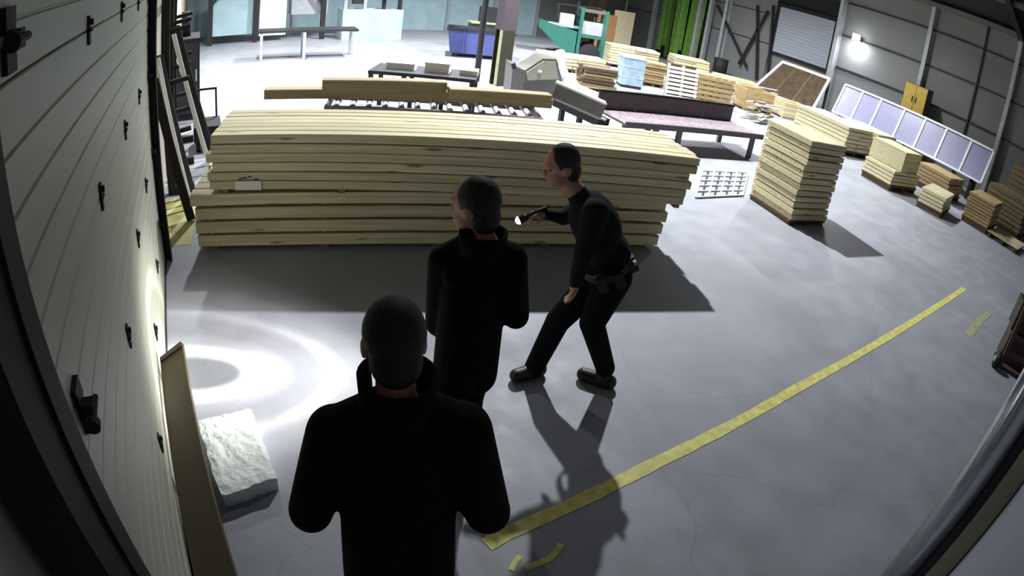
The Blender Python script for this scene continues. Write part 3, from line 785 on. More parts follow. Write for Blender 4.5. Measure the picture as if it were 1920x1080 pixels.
path = [gy(x, y, Y) for x, y, Y in ((1050, 96, 11.6), (1052, 125, 11.4), (1062, 150, 11.1), (1085, 168, 10.8), (1135, 188, 10.5))]
for a_, b_ in zip(path[:-1], path[1:]):
    MB().cyl(a_-Vector(du.location), b_-Vector(du.location), .11, n=12).build('duct_section', WHITEP, du, True)
MB().cyl(path[-1]-Vector(du.location), Vector((path[-1].x, path[-1].y, 0))-Vector(du.location), .06, n=10).build('duct_foot', GREYM, du)
# ---- trough conveyor to the right
p0, p1 = gz(1174, 230, .5), gz(1430, 254, .5)
dr = (p1-p0).normalized(); CL = (p1-p0).length
tc_ = empty('trough_conveyor', (p0.x, p0.y, 0), math.atan2(dr.y, dr.x), 'long grey trough conveyor with tall back panel, right of the saw', 'conveyor')
BEDM = mat('speckled_pink_grey_bed', srgb(122, 110, 114), 0.6, var=0.5, scale=16)
MB().b2((0, 0.02, .44), (CL, .98, .48)).build('bed', BEDM, tc_)
MB().b2((0, -.04, .42), (CL, .02, .52)).build('front_rail', PURPG, tc_)
for k in range(4): MB().b2((k*CL/4, .98, .44), ((k+1)*CL/4-.02, 1.02, .80)).build('back_panel', PURPG, tc_)
MB().b2((0, .96, .80), (CL, 1.04, .84)).build('back_top_rail', BLACKM, tc_)
for f_ in (.2, .36, .93):
    for y in (.0, .95): MB().b2((f_*CL-.05, y, 0), (f_*CL+.05, y+.06, .44)).build('leg', PURPG, tc_)
# ---- steel column with dark lower guard and thin pole
pc = gz(935, 159)
cl = struct(empty('trim_12', (pc.x, pc.y, 0)), 'thick steel column behind the conveyors, dark olive below and grey above')
for y in (-.15, .15): MB().b2((-.17, y-.02, 0), (.17, y+.02, 1.35)).build('lower_flange', OLIVE, cl)
MB().b2((-.02, -.15, 0), (.02, .15, 1.35)).build('lower_web', OLIVE, cl)
MB().b2((-.20, -.19, 0), (-.17, -.10, 1.35)).build('edge_strip', YFADE, cl)
MB().b2((-.19, -.17, 1.35), (.19, .17, 8.3)).build('upper_shaft', PURPG, cl)
pc = gz(893, 152)
struct(MB().cyl((pc.x, pc.y, 0), (pc.x, pc.y, 8.3), .075, n=12).build('trim_13', DARKM, None, True), 'thin grey pole left of the thick column')
# ---- long dark table behind
p0, p1 = gz(690, 132, .8), gz(892, 150, .8)
dr = (p1-p0).normalized(); TL = (p1-p0).length
tb_ = empty('work_table', (p0.x, p0.y, 0), math.atan2(dr.y, dr.x), 'long dark steel work table standing behind the squared timbers', 'table')
MB().b2((0, 0, .74), (TL, .9, .80)).build('table_top', DARKM, tb_)
MB().b2((0.3, .02, .30), (TL-.1, .05, .62)).build('apron_panel', DARKM, tb_)
for k in range(4):
    for y in (.04, .82): MB().b2((k*(TL-.1)/3, y, 0), (k*(TL-.1)/3+.08, y+.06, .74)).build('leg', DARKM, tb_)
for k, (x, l_, wd_, h_) in enumerate(((.5, .5, .3, .12), (1.15, .42, .35, .18), (1.7, .3, .3, .10), (2.15, .5, .3, .14))):
    if x+l_/2 > TL: continue
    q_ = Vector((p0.x, p0.y, 0))+dr*x+Vector((-dr.y, dr.x, 0))*.45
    e = empty('white_carton', (q_.x, q_.y, .80), math.atan2(dr.y, dr.x), ('flat white carton at the left end of the dark work table', 'tall white carton second from left on the dark work table', 'small white carton third on the dark work table', 'white carton at the right end of the dark work table')[k], 'carton', 'cartons on the work table')
    MB().b2((-l_/2, -wd_/2, 0), (l_/2, wd_/2, h_-.02)).build('carton_body', WHITEP, e); MB().b2((-l_/2-.008, -wd_/2-.008, h_-.03), (l_/2+.008, wd_/2+.008, h_)).build('lid', WHITEP, e)
# ---- blue bin
pc = gz(896, 106)
bb_ = empty('blue_container', (pc.x, pc.y, 0), math.radians(-24), 'blue steel container with dark rim near the thick column', 'container')
def taper(l_, w_, z0, z1, k, th=0.0):
    vs = [(x*l_/2*(k if z == z0 else 1), y*w_/2*(k if z == z0 else 1), z) for z in (z0, z1) for x, y in ((-1, -1), (1, -1), (1, 1), (-1, 1))]
    return MB().add(vs, [(0, 3, 2, 1), (0, 1, 5, 4), (1, 2, 6, 5), (2, 3, 7, 6), (3, 0, 4, 7)])
taper(2.0, 1.1, .12, .85, .88).build('tub', BLUE, bb_)
r_ = MB(); r_.b2((-1.04, -.59, .82), (1.04, -.53, .9)); r_.b2((-1.04, .53, .82), (1.04, .59, .9)); r_.b2((-1.04, -.53, .82), (-.98, .53, .9)); r_.b2((.98, -.53, .82), (1.04, .53, .9)); r_.build('rim', DARKM, bb_)
for x in (-.7, .7): MB().b2((x-.08, -.45, 0), (x+.08, .45, .12)).build('skid', DARKM, bb_)
MB().b2((-.9, -.45, .6), (.9, .45, .78)).build('contents', WHITEP, bb_)
for x in (-.5, 0, .5): MB().b2((x-.03, -.57, .15), (x+.03, -.52, .82)).build('rib', BLUE, bb_)
# ---- green machine
pc = gz(1065, 102)
gm = empty('green_machine', (pc.x, pc.y, 0), math.radians(-28), 'green woodworking machine with sloping hopper and grey upper frame', 'machine')
hop = [(-1.25, -.5, .95), (-1.25, -.5, 1.2), (.15, -.5, .95), (.15, -.5, .12), (-.25, -.5, .12)]
MB().prism(hop, (0, 1.0, 0)).build('hopper', GREEN, gm)
MB().b2((-.3, -.48, 0), (.1, .48, .14)).build('foot', DARKM, gm)
for x in (.25, 1.15):
    for y in (-.45, .45): MB().b2((x-.06, y-.06, 0), (x+.06, y+.06, 1.9)).build('post', GREEN, gm)
MB().b2((.2, -.5, .78), (1.2, .5, .88)).build('table_plate', GREEN, gm)
MB().b2((.2, -.5, 1.75), (1.2, .5, 1.85)).build('upper_plate', GREYM, gm)
n_ = 9
ac_ = [(.7+.42*math.cos(math.pi*i/n_), -.46, .12+.45*math.sin(math.pi*i/n_)) for i in range(n_+1)]
MB().prism(ac_, (0, .9, 0)).build('wheel_guard', DARKM, gm)
MB().b2((-.9, -.3, 1.05), (.2, .3, 1.15)).build('feed_table', LGREY, gm)
MB().b2((-.5, -.25, 1.15), (.0, .25, 1.55)).build('control_cabinet', WHITEP, gm)
MB().bar((-.6, 0, 1.2), (-.6, 0, 1.9), .06, .06).bar((.1, 0, 1.6), (.1, 0, 2.1), .06, .06).bar((-.7, 0, 1.88), (1.0, 0, 1.95), .05, .05).build('upper_frame', DARKM, gm)
MB().b2((.3, -.4, .9), (1.1, .4, 1.4)).build('motor_housing', LGREY, gm)
# ---- sheets standing behind the green machine
for k, (x0, x1, yt, m_, lb) in enumerate(((1116, 1146, 26, ORNG, 'orange brown sheet standing upright right of the green machine'), (1146, 1178, 20, CREAM, 'cream sheet standing upright beside the orange brown one'))):
    a_ = gy(x0, 82, 20.6+k*.3); b_ = gy(x1, 86, 20.6+k*.3); a_.z = b_.z = 0
    e = empty('sheet_panel', tuple((a_+b_)/2), math.atan2(b_.y-a_.y, b_.x-a_.x), lb, 'board', 'sheets behind the green machine')
    l_ = (b_-a_).length*1.15; hh = gy((x0+x1)/2, yt, 20.6).z
    MB().b2((-l_/2, -.03, .08), (l_/2, .03, hh)).build('sheet', m_, e); MB().b2((-l_/2, -.15, 0), (l_/2, .15, .08)).build('base_batten', TAN, e)
dk = gy(1135, 25, 20.9)
e = empty('dark_crate', (dk.x-.1, 21.4, 0), 0, 'dark brown cupboard behind the orange brown sheet', 'cupboard')
MB().b2((-.5, 0, 0), (.5, .5, 2.5)).build('carcass', DARKWOOD, e); dd = MB().b2((-.46, -.02, .1), (-.02, 0, 2.4)).build('cupboard_door', DARKWOOD, e); MB().b2((-.08, -.05, 1.2), (-.05, -.02, 1.4)).build('handle', LGREY, dd)
dd = MB().b2((.02, -.02, .1), (.46, 0, 2.4)).build('cupboard_door', DARKWOOD, e); MB().b2((.05, -.05, 1.2), (.08, -.02, 1.4)).build('handle', LGREY, dd)
# ---- pale timber packs in the middle distance
for X_, Y_, lx, ly, n_, rz, lb in ((10.6, 14.9, 2.0, .9, 4, -20, 'low pale timber pack left of the pile of offcuts, far back'), (14.3, 16.45, 1.8, .9, 7, -24, 'pale timber pack directly below the orange brown sheet'), (16.5, 15.7, 1.4, .9, 7, -26, 'pale timber pack in front of the green strip curtain'), (17.6, 14.2, 1.7, .9, 4, -30, 'low pale timber pack right of the strip curtain'), (19.0, 13.2, 1.0, .7, 5, -30, 'pale timber pack before the dark braced wall bay')):
    slab_stack('timber_pack', (X_, Y_, 0), math.radians(rz), lx, ly, n_, .10, lb, .10, PALE, .02, 'pale timber packs far back', 'plank', 2)
# ---- bundle of offcuts
q_ = gz(1114, 172)
e = empty('offcut_pile', (q_.x+.25, q_.y+.35, 0), math.radians(-22), 'untidy pile of dark brown timber offcuts on a low pallet behind the saw guard', 'wood pile')
MB().b2((-.5, -.4, .08), (.5, .4, .12)).b2((-.5, -.4, 0), (-.4, .4, .08)).b2((.4, -.4, 0), (.5, .4, .08)).build('pallet', TAN, e)
for i in range(6):
    for j in range(5):
        board('offcut', e, (random.uniform(-.05, .05), -.32+j*.16+random.uniform(-.02, .02), .16+i*.085), random.uniform(.7, .98), .13, .07, DARKWOOD if (i+j) % 3 else TIMBER, random.uniform(-.05, .05))
# ---- wrapped blue grey crate, brown boards, white upright pallet, pallet stack
q_ = gz(1188, 166)
e = empty('metal_crate', (q_.x, q_.y+.25, 0), math.radians(-24), 'blue grey sheet metal crate left of the white upright pallet', 'crate')
CRATE = mat('blue_grey_sheet', srgb(150, 172, 190), .4, .2, var=.2)
MB().b2((-.32, -.3, .08), (.32, .3, .86)).build('crate_body', CRATE, e); MB().b2((-.34, -.32, .86), (.34, .32, .9)).build('lid', LGREY, e); MB().b2((-.3, -.28, 0), (.3, .28, .08)).build('skid', DARKM, e)
for z in (.3, .6): MB().b2((-.33, -.31, z), (.33, .31, z+.03)).build('strap', LGREY, e)
q_ = gz(1228, 164)
slab_stack('board_pack', (q_.x+.1, q_.y+.35, 0), math.radians(-24), .7, .6, 8, .08, 'pack of reddish brown boards between the metal crate and white pallet', .10, TAN, .03)
a_, b_ = gz(1246, 184), gz(1304, 194)
dr = (b_-a_); ln_ = dr.length
e = empty('upright_pallet', (a_.x, a_.y, 0), math.atan2(dr.y, dr.x), 'white slatted pallet standing upright between brown boards and pallet stack', 'pallet')
for k in range(8): MB().bar((0, .02+k*.02, .08+k*.115), (ln_, .02+k*.02, .08+k*.115), .03, .07).build('slat', WHITEP, e)
MB().prism([(0.02, .10, 0), (ln_-.02, .10, 0), (ln_-.02, .27, .98), (.02, .27, .98)], (0, .05, 0)).build('added_dark_sheet', DARKWOOD, e)  # added dark sheet, makes the gaps between the white slats read dark
for x in (.04, ln_/2, ln_-.04): MB().bar((x, .05, .0), (x, .22, .98), .05, .07, (1, 0, 0)).build('stringer', PALE, e)
q_ = gz(1340, 200)
pl_ = empty('pallet_stack', (q_.x+.1, q_.y+.45, 0), math.radians(-20), 'stack of six tan pallets beside the white upright pallet', 'pallet stack')
for k in range(6):
    z = k*.145
    for y in (-.38, 0, .38): board('stringer', pl_, (0, y, z+.05), 1.15, .09, .09, TAN)
    for x in range(5): board('deck_slat', pl_, (-.5+x*.25, 0, z+.12), .85, .16, .025, TAN, math.pi/2)
# ---- clutter between the pallet stack and the block stack
rr = random.Random(11)
names = ['left', 'centre', 'right']
def open_crate(p, rz, lx, ly, hz, m_, label, grp=None):
    e = empty('wooden_crate', p, rz, label, 'crate', grp)
    for k in range(3):
        z = .08+k*(hz-.08)/3; hh = (hz-.08)/3-.025
        for y in (-ly/2, ly/2): board('slat', e, (0, y, z+hh/2), lx, .02, hh, m_)
        for x in (-lx/2, lx/2): board('slat', e, (x, 0, z+hh/2), ly, .02, hh, m_, math.pi/2)
    MB().b2((-lx/2, -ly/2, .05), (lx/2, ly/2, .08)).build('crate_floor', m_, e)
    for y in (-ly/2+.05, ly/2-.05): board('runner', e, (0, y, .025), lx, .08, .05, m_)
    return e
q_ = gz(1420, 214); open_crate((q_.x+.3, q_.y+.5, 0), -.4, 1.0, .8, .7, TAN, 'tan slatted crate right of the pallet stack')
q_ = gz(1470, 222); open_crate((q_.x+.5, q_.y+.2, 0), -.3, 1.1, .8, .55, PALE, 'pale slatted crate behind the tall block stack')
q_ = gz(1515, 232); open_crate((q_.x-.2, q_.y-.9, 0), -.35, 1.0, .9, .6, DARKWOOD, 'dark slatted crate below the brown tray rack')
for k, (px, py, sx, n_, lb) in enumerate(((1450, 205, 1.0, 4, 'leaning heap of grey and white laths left of the tall block stack'),)):
    q_ = gz(px, py)
    e = empty('lath_heap', (q_.x-.6, q_.y+.45, 0), -.4, lb, 'wood pile')
    for i in range(22):
        board('lath', e, (rr.uniform(-.5, .5), rr.uniform(-.35, .35), .03+i*.03), rr.uniform(.7, 1.5), rr.uniform(.05, .12), .028, (PALE, LGREY, DARKWOOD, TAN)[i % 4], rr.uniform(-.5, .5))
for X_, Y_, rz_, n_, lb in ((13.9, 10.0, .3, 18, 'heap of mixed laths behind the far end of the trough conveyor'), (15.1, 13.4, -.2, 20, 'untidy heap of laths in front of the low pale timber pack')):
    e = empty('lath_heap', (X_, Y_, 0), rz_, lb, 'wood pile')
    for i in range(n_):
        board('lath', e, (rr.uniform(-.35, .35), rr.uniform(-.3, .3), .03+i*.03), rr.uniform(.5, 1.1), rr.uniform(.05, .14), .028, (LGREY, DARKWOOD, PALE, DARKM, WHITEP)[i % 5], rr.uniform(-.6, .6))
# ---- timber stacks on pallets along the right
def pal(fl_, ff, fr, n_, h, m_, label, base=.12, cols=1, grp='pallets along the right wall'):
    L_, F_, R_ = gz(*fl_), gz(*ff), gz(*fr)
    ex = (R_-F_); ey = (L_-F_); rz = math.atan2(ex.y, ex.x)*.5+(math.atan2(ey.y, ey.x)-math.pi/2)*.5
    c = F_+ex/2+ey/2
    return slab_stack('loaded_pallet', (c.x, c.y, 0), rz, min(ex.length, 1.25), min(ey.length, 1.25), n_, h, label, base, m_, .015, grp, 'plank', cols)
pal((1622, 332), (1668, 362), (1706, 360), 4, .09, PALE, 'pallet with pale planks and a pale box on top, nearest the tall block stack', .14)
c_ = (gz(1622, 332)+gz(1706, 360))/2
e = empty('pale_box', (c_.x+.05, c_.y+.05, .50), -.1, 'plain pale plywood box on the pallet right of the tall block stack', 'box')
MB().b2((-.45, -.5, .0), (.45, .5, .44)).build('box_body', PALE, e); MB().b2((-.46, -.51, .44), (.46, .51, .47)).build('lid', PALE, e)
pal((1698, 386), (1746, 410), (1792, 398), 4, .085, PALE, 'low pallet of short pale planks second in the row along the right', .13)
q_ = gz(1768, 378, .0)
slab_stack('loaded_pallet', (q_.x+.7, q_.y+.5, 0), -.1, 1.1, 1.1, 5, .10, 'pallet of reddish white planks behind the low pallet in the right row', .14, TAN, .03, 'pallets along the right wall')
pal((1798, 412), (1846, 440), (1866, 430), 8, .075, TAN, 'pallet stacked high with tan boards third in the right row', .13)
q_ = gz(1885, 415)
slab_stack('loaded_pallet', (16.6, 2.9, 0), -.1, 1.2, 1.3, 7, .12, 'large pallet of brown boards near the right edge of the picture', .14, TIMBER, .02, 'pallets along the right wall')
q_ = gz(1905, 385)
slab_stack('loaded_pallet', (18.3, 2.6, 0), -.1, 1.2, 1.5, 10, .15, 'tallest brown board stack at the right picture edge by the wall', .14, TIMBER, .02, 'pallets along the right wall')
q_ = gz(1885, 455)
e = empty('flat_pallet', (q_.x, q_.y, 0), .0, 'empty flat pallet on the floor at the end of the right row', 'pallet')
for k in range(6): board('deck_slat', e, (-.5+k*.2, 0, .12), .9, .12, .025, PALE, math.pi/2)
for y in (-.38, 0, .38): board('stringer', e, (0, y, .055), 1.15, .08, .10, DARKWOOD)
# second rank behind the tall block stack
q_ = gz(1600, 300)
slab_stack('loaded_pallet', (q_.x+.6, q_.y+1.2, 0), -.15, 1.2, 2.0, 6, .11, 'long pale plank pack just behind the tall block stack', .14, PALE, .02, 'pallets along the right wall', 'plank', 2)
q_ = gz(1660, 300)
slab_stack('loaded_pallet', (16.2, 7.7, 0), -.1, 1.1, 1.4, 6, .11, 'dark edged plank pack standing in front of the white framed panels', .14, PINE, .02, 'pallets along the right wall')
# ---- leaning white frame with translucent panes
XF = 17.6
fr = empty('glazed_frame', (XF, 0, 0), 0, 'long white frame with pale translucent panes leaning beside the right wall', 'frame')
A_, B_ = gx(1562, 207, XF), gx(1838, 347, XF)           # lower corners
C_, D_ = gx(1586, 157, XF+.45), gx(1862, 286, XF+.45)   # upper corners
zb, zt = (A_.z+B_.z)/2, (C_.z+D_.z)/2; ya, yb = (A_.y+C_.y)/2, (B_.y+D_.y)/2
F3 = lambda y, t: Vector((.45*t, y, zb+(zt-zb)*t))
nrm = Vector((-(zt-zb), 0, .45)).normalized()
for t in (0, 1): MB().bar(F3(ya, t), F3(yb, t), .06, .09, nrm).build('rail', WHITEP, fr)
ym = [ya, ya+.13*(yb-ya), ya+.26*(yb-ya), ya+.42*(yb-ya), ya+.56*(yb-ya), ya+.70*(yb-ya), ya+.86*(yb-ya), yb]
for y in ym: MB().bar(F3(y, 0), F3(y, 1), .06, .07, (0, 1, 0)).build('mullion', WHITEP, fr)
for u, v in zip(ym[:-1], ym[1:]):
    pts_ = [F3(u, .02), F3(v, .02), F3(v, .98), F3(u, .98)]
    MB().prism(pts_, -nrm*.02).build('pane', PANE, fr)
for y in (ya-.3, (ya+yb)/2, yb+.3):
    MB().b2((-.05, y-.05, 0), (.03, y+.05, zb-.03)).b2((.40, y-.05, 0), (.48, y+.05, zt-.12)).b2((-.05, y-.05, zb-.1), (.48, y+.05, zb-.03)).build('trestle', BLACKM, fr)
# ---- brown tray rack
XT = 17.8
tr_ = empty('tilted_tray', (XT, 0, 0), 0, 'tilted tray with white rim holding rust brown sheets below the roller shutter', 'tray')
A_, B_, C_, D_ = [gx(x, y, X) for x, y, X in ((1412, 166, XT), (1524, 206, XT), (1468, 116, XT+.7), (1556, 148, XT+.7))]
L3 = lambda v: v-Vector((XT, 0, 0))
MB().prism([L3(A_), L3(B_), L3(D_), L3(C_)], (.04, 0, -.05)).build('brown_sheet', OSB, tr_)
for a_, b_ in ((A_, C_), (C_, D_), (A_, B_), (B_, D_)):
    MB().bar(L3(a_), L3(b_), .09, .09).build('rim', WHITEP, tr_)
for t in (.33, .66): MB().bar(L3(A_.lerp(B_, t))+Vector((0, 0, .01)), L3(C_.lerp(D_, t))+Vector((0, 0, .01)), .03, .03).build('rib', TIMBER, tr_)
for v in (A_, B_, C_, D_):
    q_ = L3(v); MB().b2((q_.x-.04, q_.y-.04, 0), (q_.x+.04, q_.y+.04, q_.z-.02)).build('leg', DARKM, tr_)
# ---- yellow cabinet at the wall
a_, b_ = gx(1701, 152, 19.0), gx(1742, 165, 19.0)
yc = empty('yellow_cabinet', (19.0, (a_.y+b_.y)/2, 0), 0, 'tall yellow cabinet with brown side against the right wall', 'cabinet')
w_ = abs(a_.y-b_.y)
MB().b2((0, -w_/2, .05), (.55, w_/2, 2.5)).build('cabinet_body', DARKWOOD, yc)
for y0_, y1_, hy in ((.01, w_/2, .07), (-w_/2, -.01, -.07)):
    dd = MB().b2((-.03, y0_, .08), (0, y1_, 2.48)).build('cabinet_door', YEL, yc); MB().b2((-.06, hy-.015, 1.9), (-.03, hy+.015, 2.1)).build('handle', DARKM, dd)
MB().b2((.03, -w_/2+.03, 0), (.5, w_/2-.03, .05)).build('plinth', DARKM, yc)
# ---- wall lamp
q_ = gx(1605, 70, RX-.35)
wlmp = empty('wall_lamp', tuple(q_), 0, 'glowing white floodlight mounted on the right wall beside a column', 'lamp')
MB().b2((.05, -.14, -.10), (.16, .14, .10)).build('housing', DARKM, wlmp)
MB().b2((.0, -.15, -.12), (.05, .15, .12)).build('lens', LAMPE, wlmp)
MB().b2((.16, -.03, -.03), (.34, .03, .03)).build('bracket', DARKM, wlmp)
L_ = bpy.data.lights.new('wall_lamp_light', 'AREA'); L_.shape = 'RECTANGLE'; L_.size = .22; L_.size_y = .16; L_.energy = 45; L_.color = (.9, .93, 1)
lo_ = bpy.data.objects.new('wall_lamp_light', L_); COL.objects.link(lo_); lo_.location = q_+Vector((-.03, 0, -.16)); lo_.rotation_euler = (0, math.radians(-12), 0)
# ---- green strip curtain between pale posts
sc_ = empty('strip_curtain', (RX-.25, 0, 0), 0, 'curtain of overlapping bright green plastic strips in the right wall opening', 'curtain')
yc0, yc1 = gx(1236, 60, RX-.25).y, gx(1312, 60, RX-.25).y
ns = 9
MB().b2((.12, yc1-.1, 0), (.2, yc0+.1, 4.6)).build('opening_shade_sheet', BLACKM, sc_)  # black sheet painted in place of the shade behind the strips
smesh = MB().b2((-.006, -.13, .12), (.006, .13, 4.6)).mesh('strip', STRIP)
for k in range(ns):
    o = link('strip', smesh, sc_); o.location = (random.uniform(-.05, .05), yc0+(yc1-yc0)*(k+.5)/ns, random.choice((0, 0, 0, .25, .5)) if k < 6 else 0); o.rotation_euler = (random.uniform(-.02, .02), 0, random.uniform(-.3, .3))
MB().b2((-.03, yc1-.2, 4.6), (.03, yc0+.2, 4.7)).build('rail', LGREY, sc_)
for k, px in enumerate((1222, 1306, 1326)):
    y = gx(px, 60, RX-.3).y
    struct(MB().b2((RX-.42, y-.07, 0), (RX-.22, y+.07, 5.4)).build('trim_%d' % (14+k), LGREY), ('pale post left of the green strip curtain', 'pale post at the right edge of the green strip curtain', 'pale post standing free right of the strip curtain')[k])
br = struct(empty('trim_17', (RX-.2, 0, 0)), 'dark diagonal wall bracing right of the strip curtain')
for (x0, y0), (x1, y1) in (((1345, 10), (1400, 125)), ((1440, 20), (1385, 120)), ((1420, 10), (1418, 150)), ((1450, 10), (1438, 150))):
    a_, b_ = gx(x0, y0, RX-.15), gx(x1, y1, RX-.15); MB().bar(a_-Vector((RX-.2, 0, 0)), b_-Vector((RX-.2, 0, 0)), .09, .09).build('brace', DARKM, br)
q_ = gx(1352, 118, RX-.9); e = empty('dark_barrel', (q_.x, q_.y, 0), 0, 'dark drum standing below the diagonal bracing', 'drum')
MB().cyl((0, 0, 0), (0, 0, .9), .3, n=20).build('drum_body', BLACKM, e, True)
for z in (.02, .3, .6, .88): MB().cyl((0, 0, z-.015), (0, 0, z+.015), .315, n=20).build('hoop', OLIVE, e)
# ---- floor grating and dark strip by the stack
P4 = [gz(1304, 372), gz(1392, 368), gz(1402, 326), gz(1316, 322)]
e = empty('floor_grating', tuple(P4[0]), 0, 'pale steel floor grating between timber bundle and tall block stack', 'grating')
Lg = lambda v, z=0: Vector((v.x-P4[0].x, v.y-P4[0].y, z))
MB().prism([Lg(v, .001) for v in P4], (0, 0, .004)).build('tray', LGREY, e)
for k in range(9): MB().bar(Lg(P4[0].lerp(P4[1], k/8), .014), Lg(P4[3].lerp(P4[2], k/8), .014), .03, .018).build('bearing_bar', DARKM if k % 2 else GRATE, e)
for k in range(6): MB().bar(Lg(P4[0].lerp(P4[3], k/5), .022), Lg(P4[1].lerp(P4[2], k/5), .022), .03, .012).build('cross_bar', GRATE, e)
# ---- brown trolley cut off at the right edge
q_ = gz(1893, 700)
e = empty('hand_trolley', (q_.x, q_.y, 0), math.radians(20), 'dark brown hand trolley with a grey load, cut off by the right picture edge', 'trolley')
MB().bar((0, -.18, .03), (.16, -.18, .95), .05, .05).build('side_tube', BROWNL, e); MB().bar((0, .18, .03), (.16, .18, .95), .05, .05).build('side_tube', BROWNL, e)
for z in (.2, .42, .64, .86): MB().bar((.16*z, -.18, z), (.16*z, .18, z), .04, .05).build('cross_bar', BROWNL, e)
MB().b2((0, -.24, 0.0), (.35, .24, .03)).build('toe_plate', BROWNL, e)
for y in (-.27, .27): MB().cyl((-.06, y-.03, .10), (-.06, y+.03, .10), .10, n=16).build('wheel', BLACKM, e, True); MB().cyl((-.06, y-.036, .10), (-.06, y+.036, .10), .04, n=12).build('hub', LGREY, e.children[-1])
MB().b2((.17, -.2, .035), (.5, .2, .42)).build('lower_load', BROWNL, e); MB().b2((.2, -.22, .43), (.55, .22, .80)).build('upper_load', OLIVE, e)
# ---- left: dark rack, planks leaning on the wall
rk = empty('steel_rack', (WX+.05, 7.0, 0), 0, 'black steel rack with arms along the left wall beyond the overhead door', 'rack')
for y in (0, 1.1, 2.2):
    MB().b2((-.04, y-.05, 0), (.06, y+.05, 3.2)).build('upright', BLACKM, rk); MB().b2((.06, y-.05, 0), (.30, y+.05, .10)).build('foot', BLACKM, rk)
    for z in (.75, 1.35, 1.95, 2.5): MB().bar((.05, y, z), (.30, y, z+.04), .05, .05).build('arm', BLACKM, rk)
MB().b2((-.04, 0, 1.0), (.0, 2.2, 1.08)).build('back_rail', BLACKM, rk); MB().b2((-.04, 0, 2.2), (.0, 2.2, 2.28)).build('back_rail', BLACKM, rk)
lean = [((-.16, 6.10), 1.55, .10, BLACKM, 'black bar leaning on the wall nearest the overhead door'), ((-.20, 6.42), 1.62, .07, WHITEP, 'white lath leaning right behind the nearest black bar'), ((-.17, 6.60), 1.7, .07, WHITEP, 'second white lath leaning on the wall before the black rack'),
        ((-.14, 6.80), 1.7, .12, DARKM, 'dark grey plank leaning just before the black rack'), ((.02, 7.55), 1.85, .06, WHITEP, 'white lath leaning across the middle of the black rack'), ((.05, 7.9), 1.9, .14, BLACKM, 'wide black board leaning on the middle of the black rack'), ((.06, 8.15), 1.9, .12, BLACKM, 'black board leaning on the far part of the rack'),
        ((.06, 9.9), 1.6, .08, WHITEP, 'white lath leaning beyond the far end of the rack'), ((.10, 10.3), 1.6, .07, LGREY, 'grey lath leaning furthest back along the left wall')]
for (bx, by), hh, wd_, m_, lb in lean:
    f_ = Vector((bx, by, .012)); top = Vector((WX-.02 if not 6.9 < by < 9.4 else WX+.38-.02, by+.12, hh))
    if 6.9 < by < 9.4: f_.x = bx+.12; top.x = WX+.13
    o = link('leaning_plank', board_mesh((top-f_).length, wd_, .025, m_)); between(o, f_, top, (0, 1, 0)); tag(o, lb, 'plank', 'planks leaning along the left wall')
e = empty('black_cabinet', (WX+.02, 10.6, 0), 0, 'black machine cabinet against the left wall behind the leaning laths', 'cabinet')
MB().b2((0, 0, .06), (.46, 1.1, 1.45)).build('cabinet_body', BLACKM, e); dd = MB().b2((.02, -.02, .12), (.44, 0, 1.38)).build('cabinet_door', DARKM, e); MB().b2((.38, -.05, .7), (.41, -.02, .9)).build('handle', LGREY, dd); MB().b2((0, .02, 0), (.44, 1.06, .06)).build('plinth', DARKM, e)
MB().cyl((.2, .5, 1.45), (.2, .5, 1.9), .09, n=12).build('exhaust_stub', BLACKM, e, True)
q_ = gz(372, 282)
e = empty('dark_cart', (q_.x+.06, q_.y+.15, 0), 0, 'low black cart parked at the left end behind the timber bundles', 'cart')
MB().b2((-.12, -.3, .15), (.3, .3, .38)).build('cart_body', BLACKM, e)
for x in (-.06, .22):
    for y in (-.22, .22): MB().cyl((x-.03, y, .08), (x+.03, y, .08), .08, n=12).build('wheel', BLACKM, e)
MB().bar((-.08, .29, .38), (-.08, .38, .8), .03, .03).bar((.25, .29, .38), (.25, .38, .8), .03, .03).bar((-.095, .38, .8), (.265, .38, .8), .03, .03).build('handle', BLACKM, e)
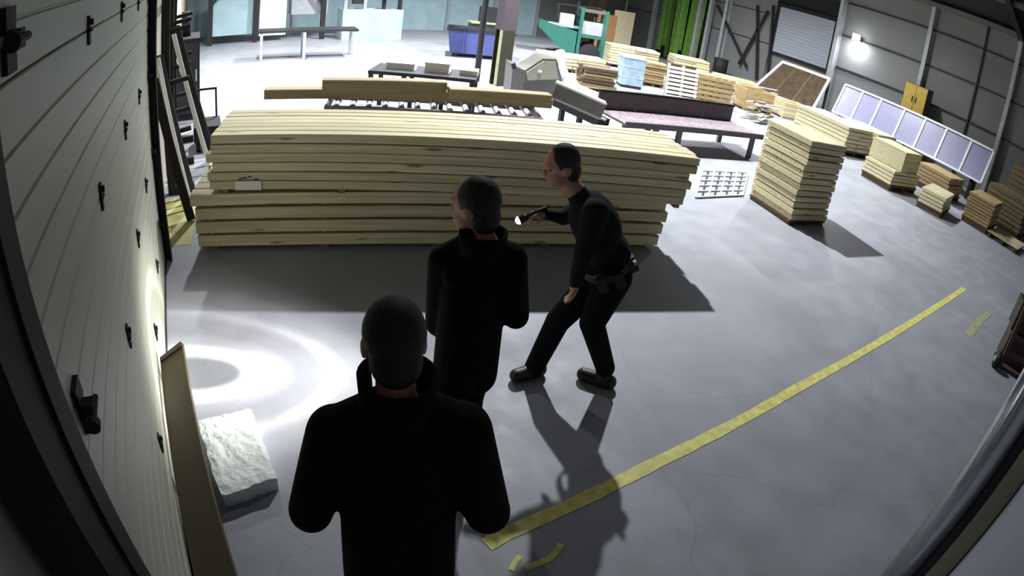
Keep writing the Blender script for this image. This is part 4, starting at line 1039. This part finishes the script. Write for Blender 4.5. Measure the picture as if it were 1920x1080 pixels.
# ---- far left machinery frames
fm = empty('machine_frame', (2.0, 21.0, 0), 0, 'pale cyan machine frame with dark posts at the far left back', 'machine')
for x in (-1.6, 0, 2.4): MB().b2((x-.08, -.08, 0), (x+.08, .08, 3.4)).build('post', DARKM, fm)
MB().b2((-1.5, .1, .3), (-.1, .5, 2.6)).build('cabinet', CYANP, fm); MB().b2((.15, .1, .2), (1.1, .6, 3.0)).build('white_panel', WHITEP, fm)
MB().bar((1.2, 0, 2.9), (2.4, 0, 1.2), .08, .08).build('diagonal_brace', DARKM, fm); MB().bar((-1.6, 0, 1.4), (-.1, 0, 2.9), .08, .08).build('diagonal_brace', DARKM, fm)
MB().b2((1.3, .2, .9), (2.6, .9, 1.5)).build('drive_unit', LGREY, fm)
fm = empty('press_machine', (6.2, 20.5, 0), 0, 'tall pale machine with dark control boxes left of the blue container', 'machine')
MB().b2((-1.2, 0, 0), (1.0, .8, 1.1)).build('base', CYANP, fm)
for x in (-1.1, -.4, .3, .9): MB().b2((x-.06, .1, 1.1), (x+.06, .22, 2.7)).build('post', LGREY if x < 0 else DARKM, fm)
MB().b2((-1.2, .05, 2.5), (1.0, .6, 2.7)).build('crossbeam', LGREY, fm); MB().b2((-.9, -.05, 1.3), (-.5, .1, 1.6)).build('control_box', DARKM, fm); MB().b2((.1, -.05, 1.5), (.7, .1, 1.7)).build('control_box', DARKM, fm)
fm = empty('sorting_table', (3.0, 16.8, 0), -.1, 'pale sorting table with dark clutter in the far left area', 'table')
MB().b2((-1.3, -.4, .78), (1.5, .4, .84)).build('table_top', DARKM, fm)
for x in (-1.2, 0, 1.4):
    for y in (-.35, .35): MB().b2((x-.04, y-.04, 0), (x+.04, y+.04, .78)).build('leg', LGREY, fm)
fm = empty('tool_trolley', (9.6, 18.6, 0), -.2, 'dark green tool trolley between the thick column and the blue container', 'trolley')
MB().b2((-.6, -.3, .15), (.6, .3, .9)).build('cabinet', mat('dark_green_paint', srgb(52, 70, 58), .5, var=.3), fm); MB().b2((-.65, -.35, .9), (.65, .35, .95)).build('worktop', YFADE, fm)
MB().b2((-.3, -.1, .95), (.3, .2, 1.5)).build('vice', DARKM, fm)
for x in (-.5, .5):
    for y in (-.25, .25): MB().cyl((x, y-.03, .075), (x, y+.03, .075), .075, n=12).build('wheel', BLACKM, fm)
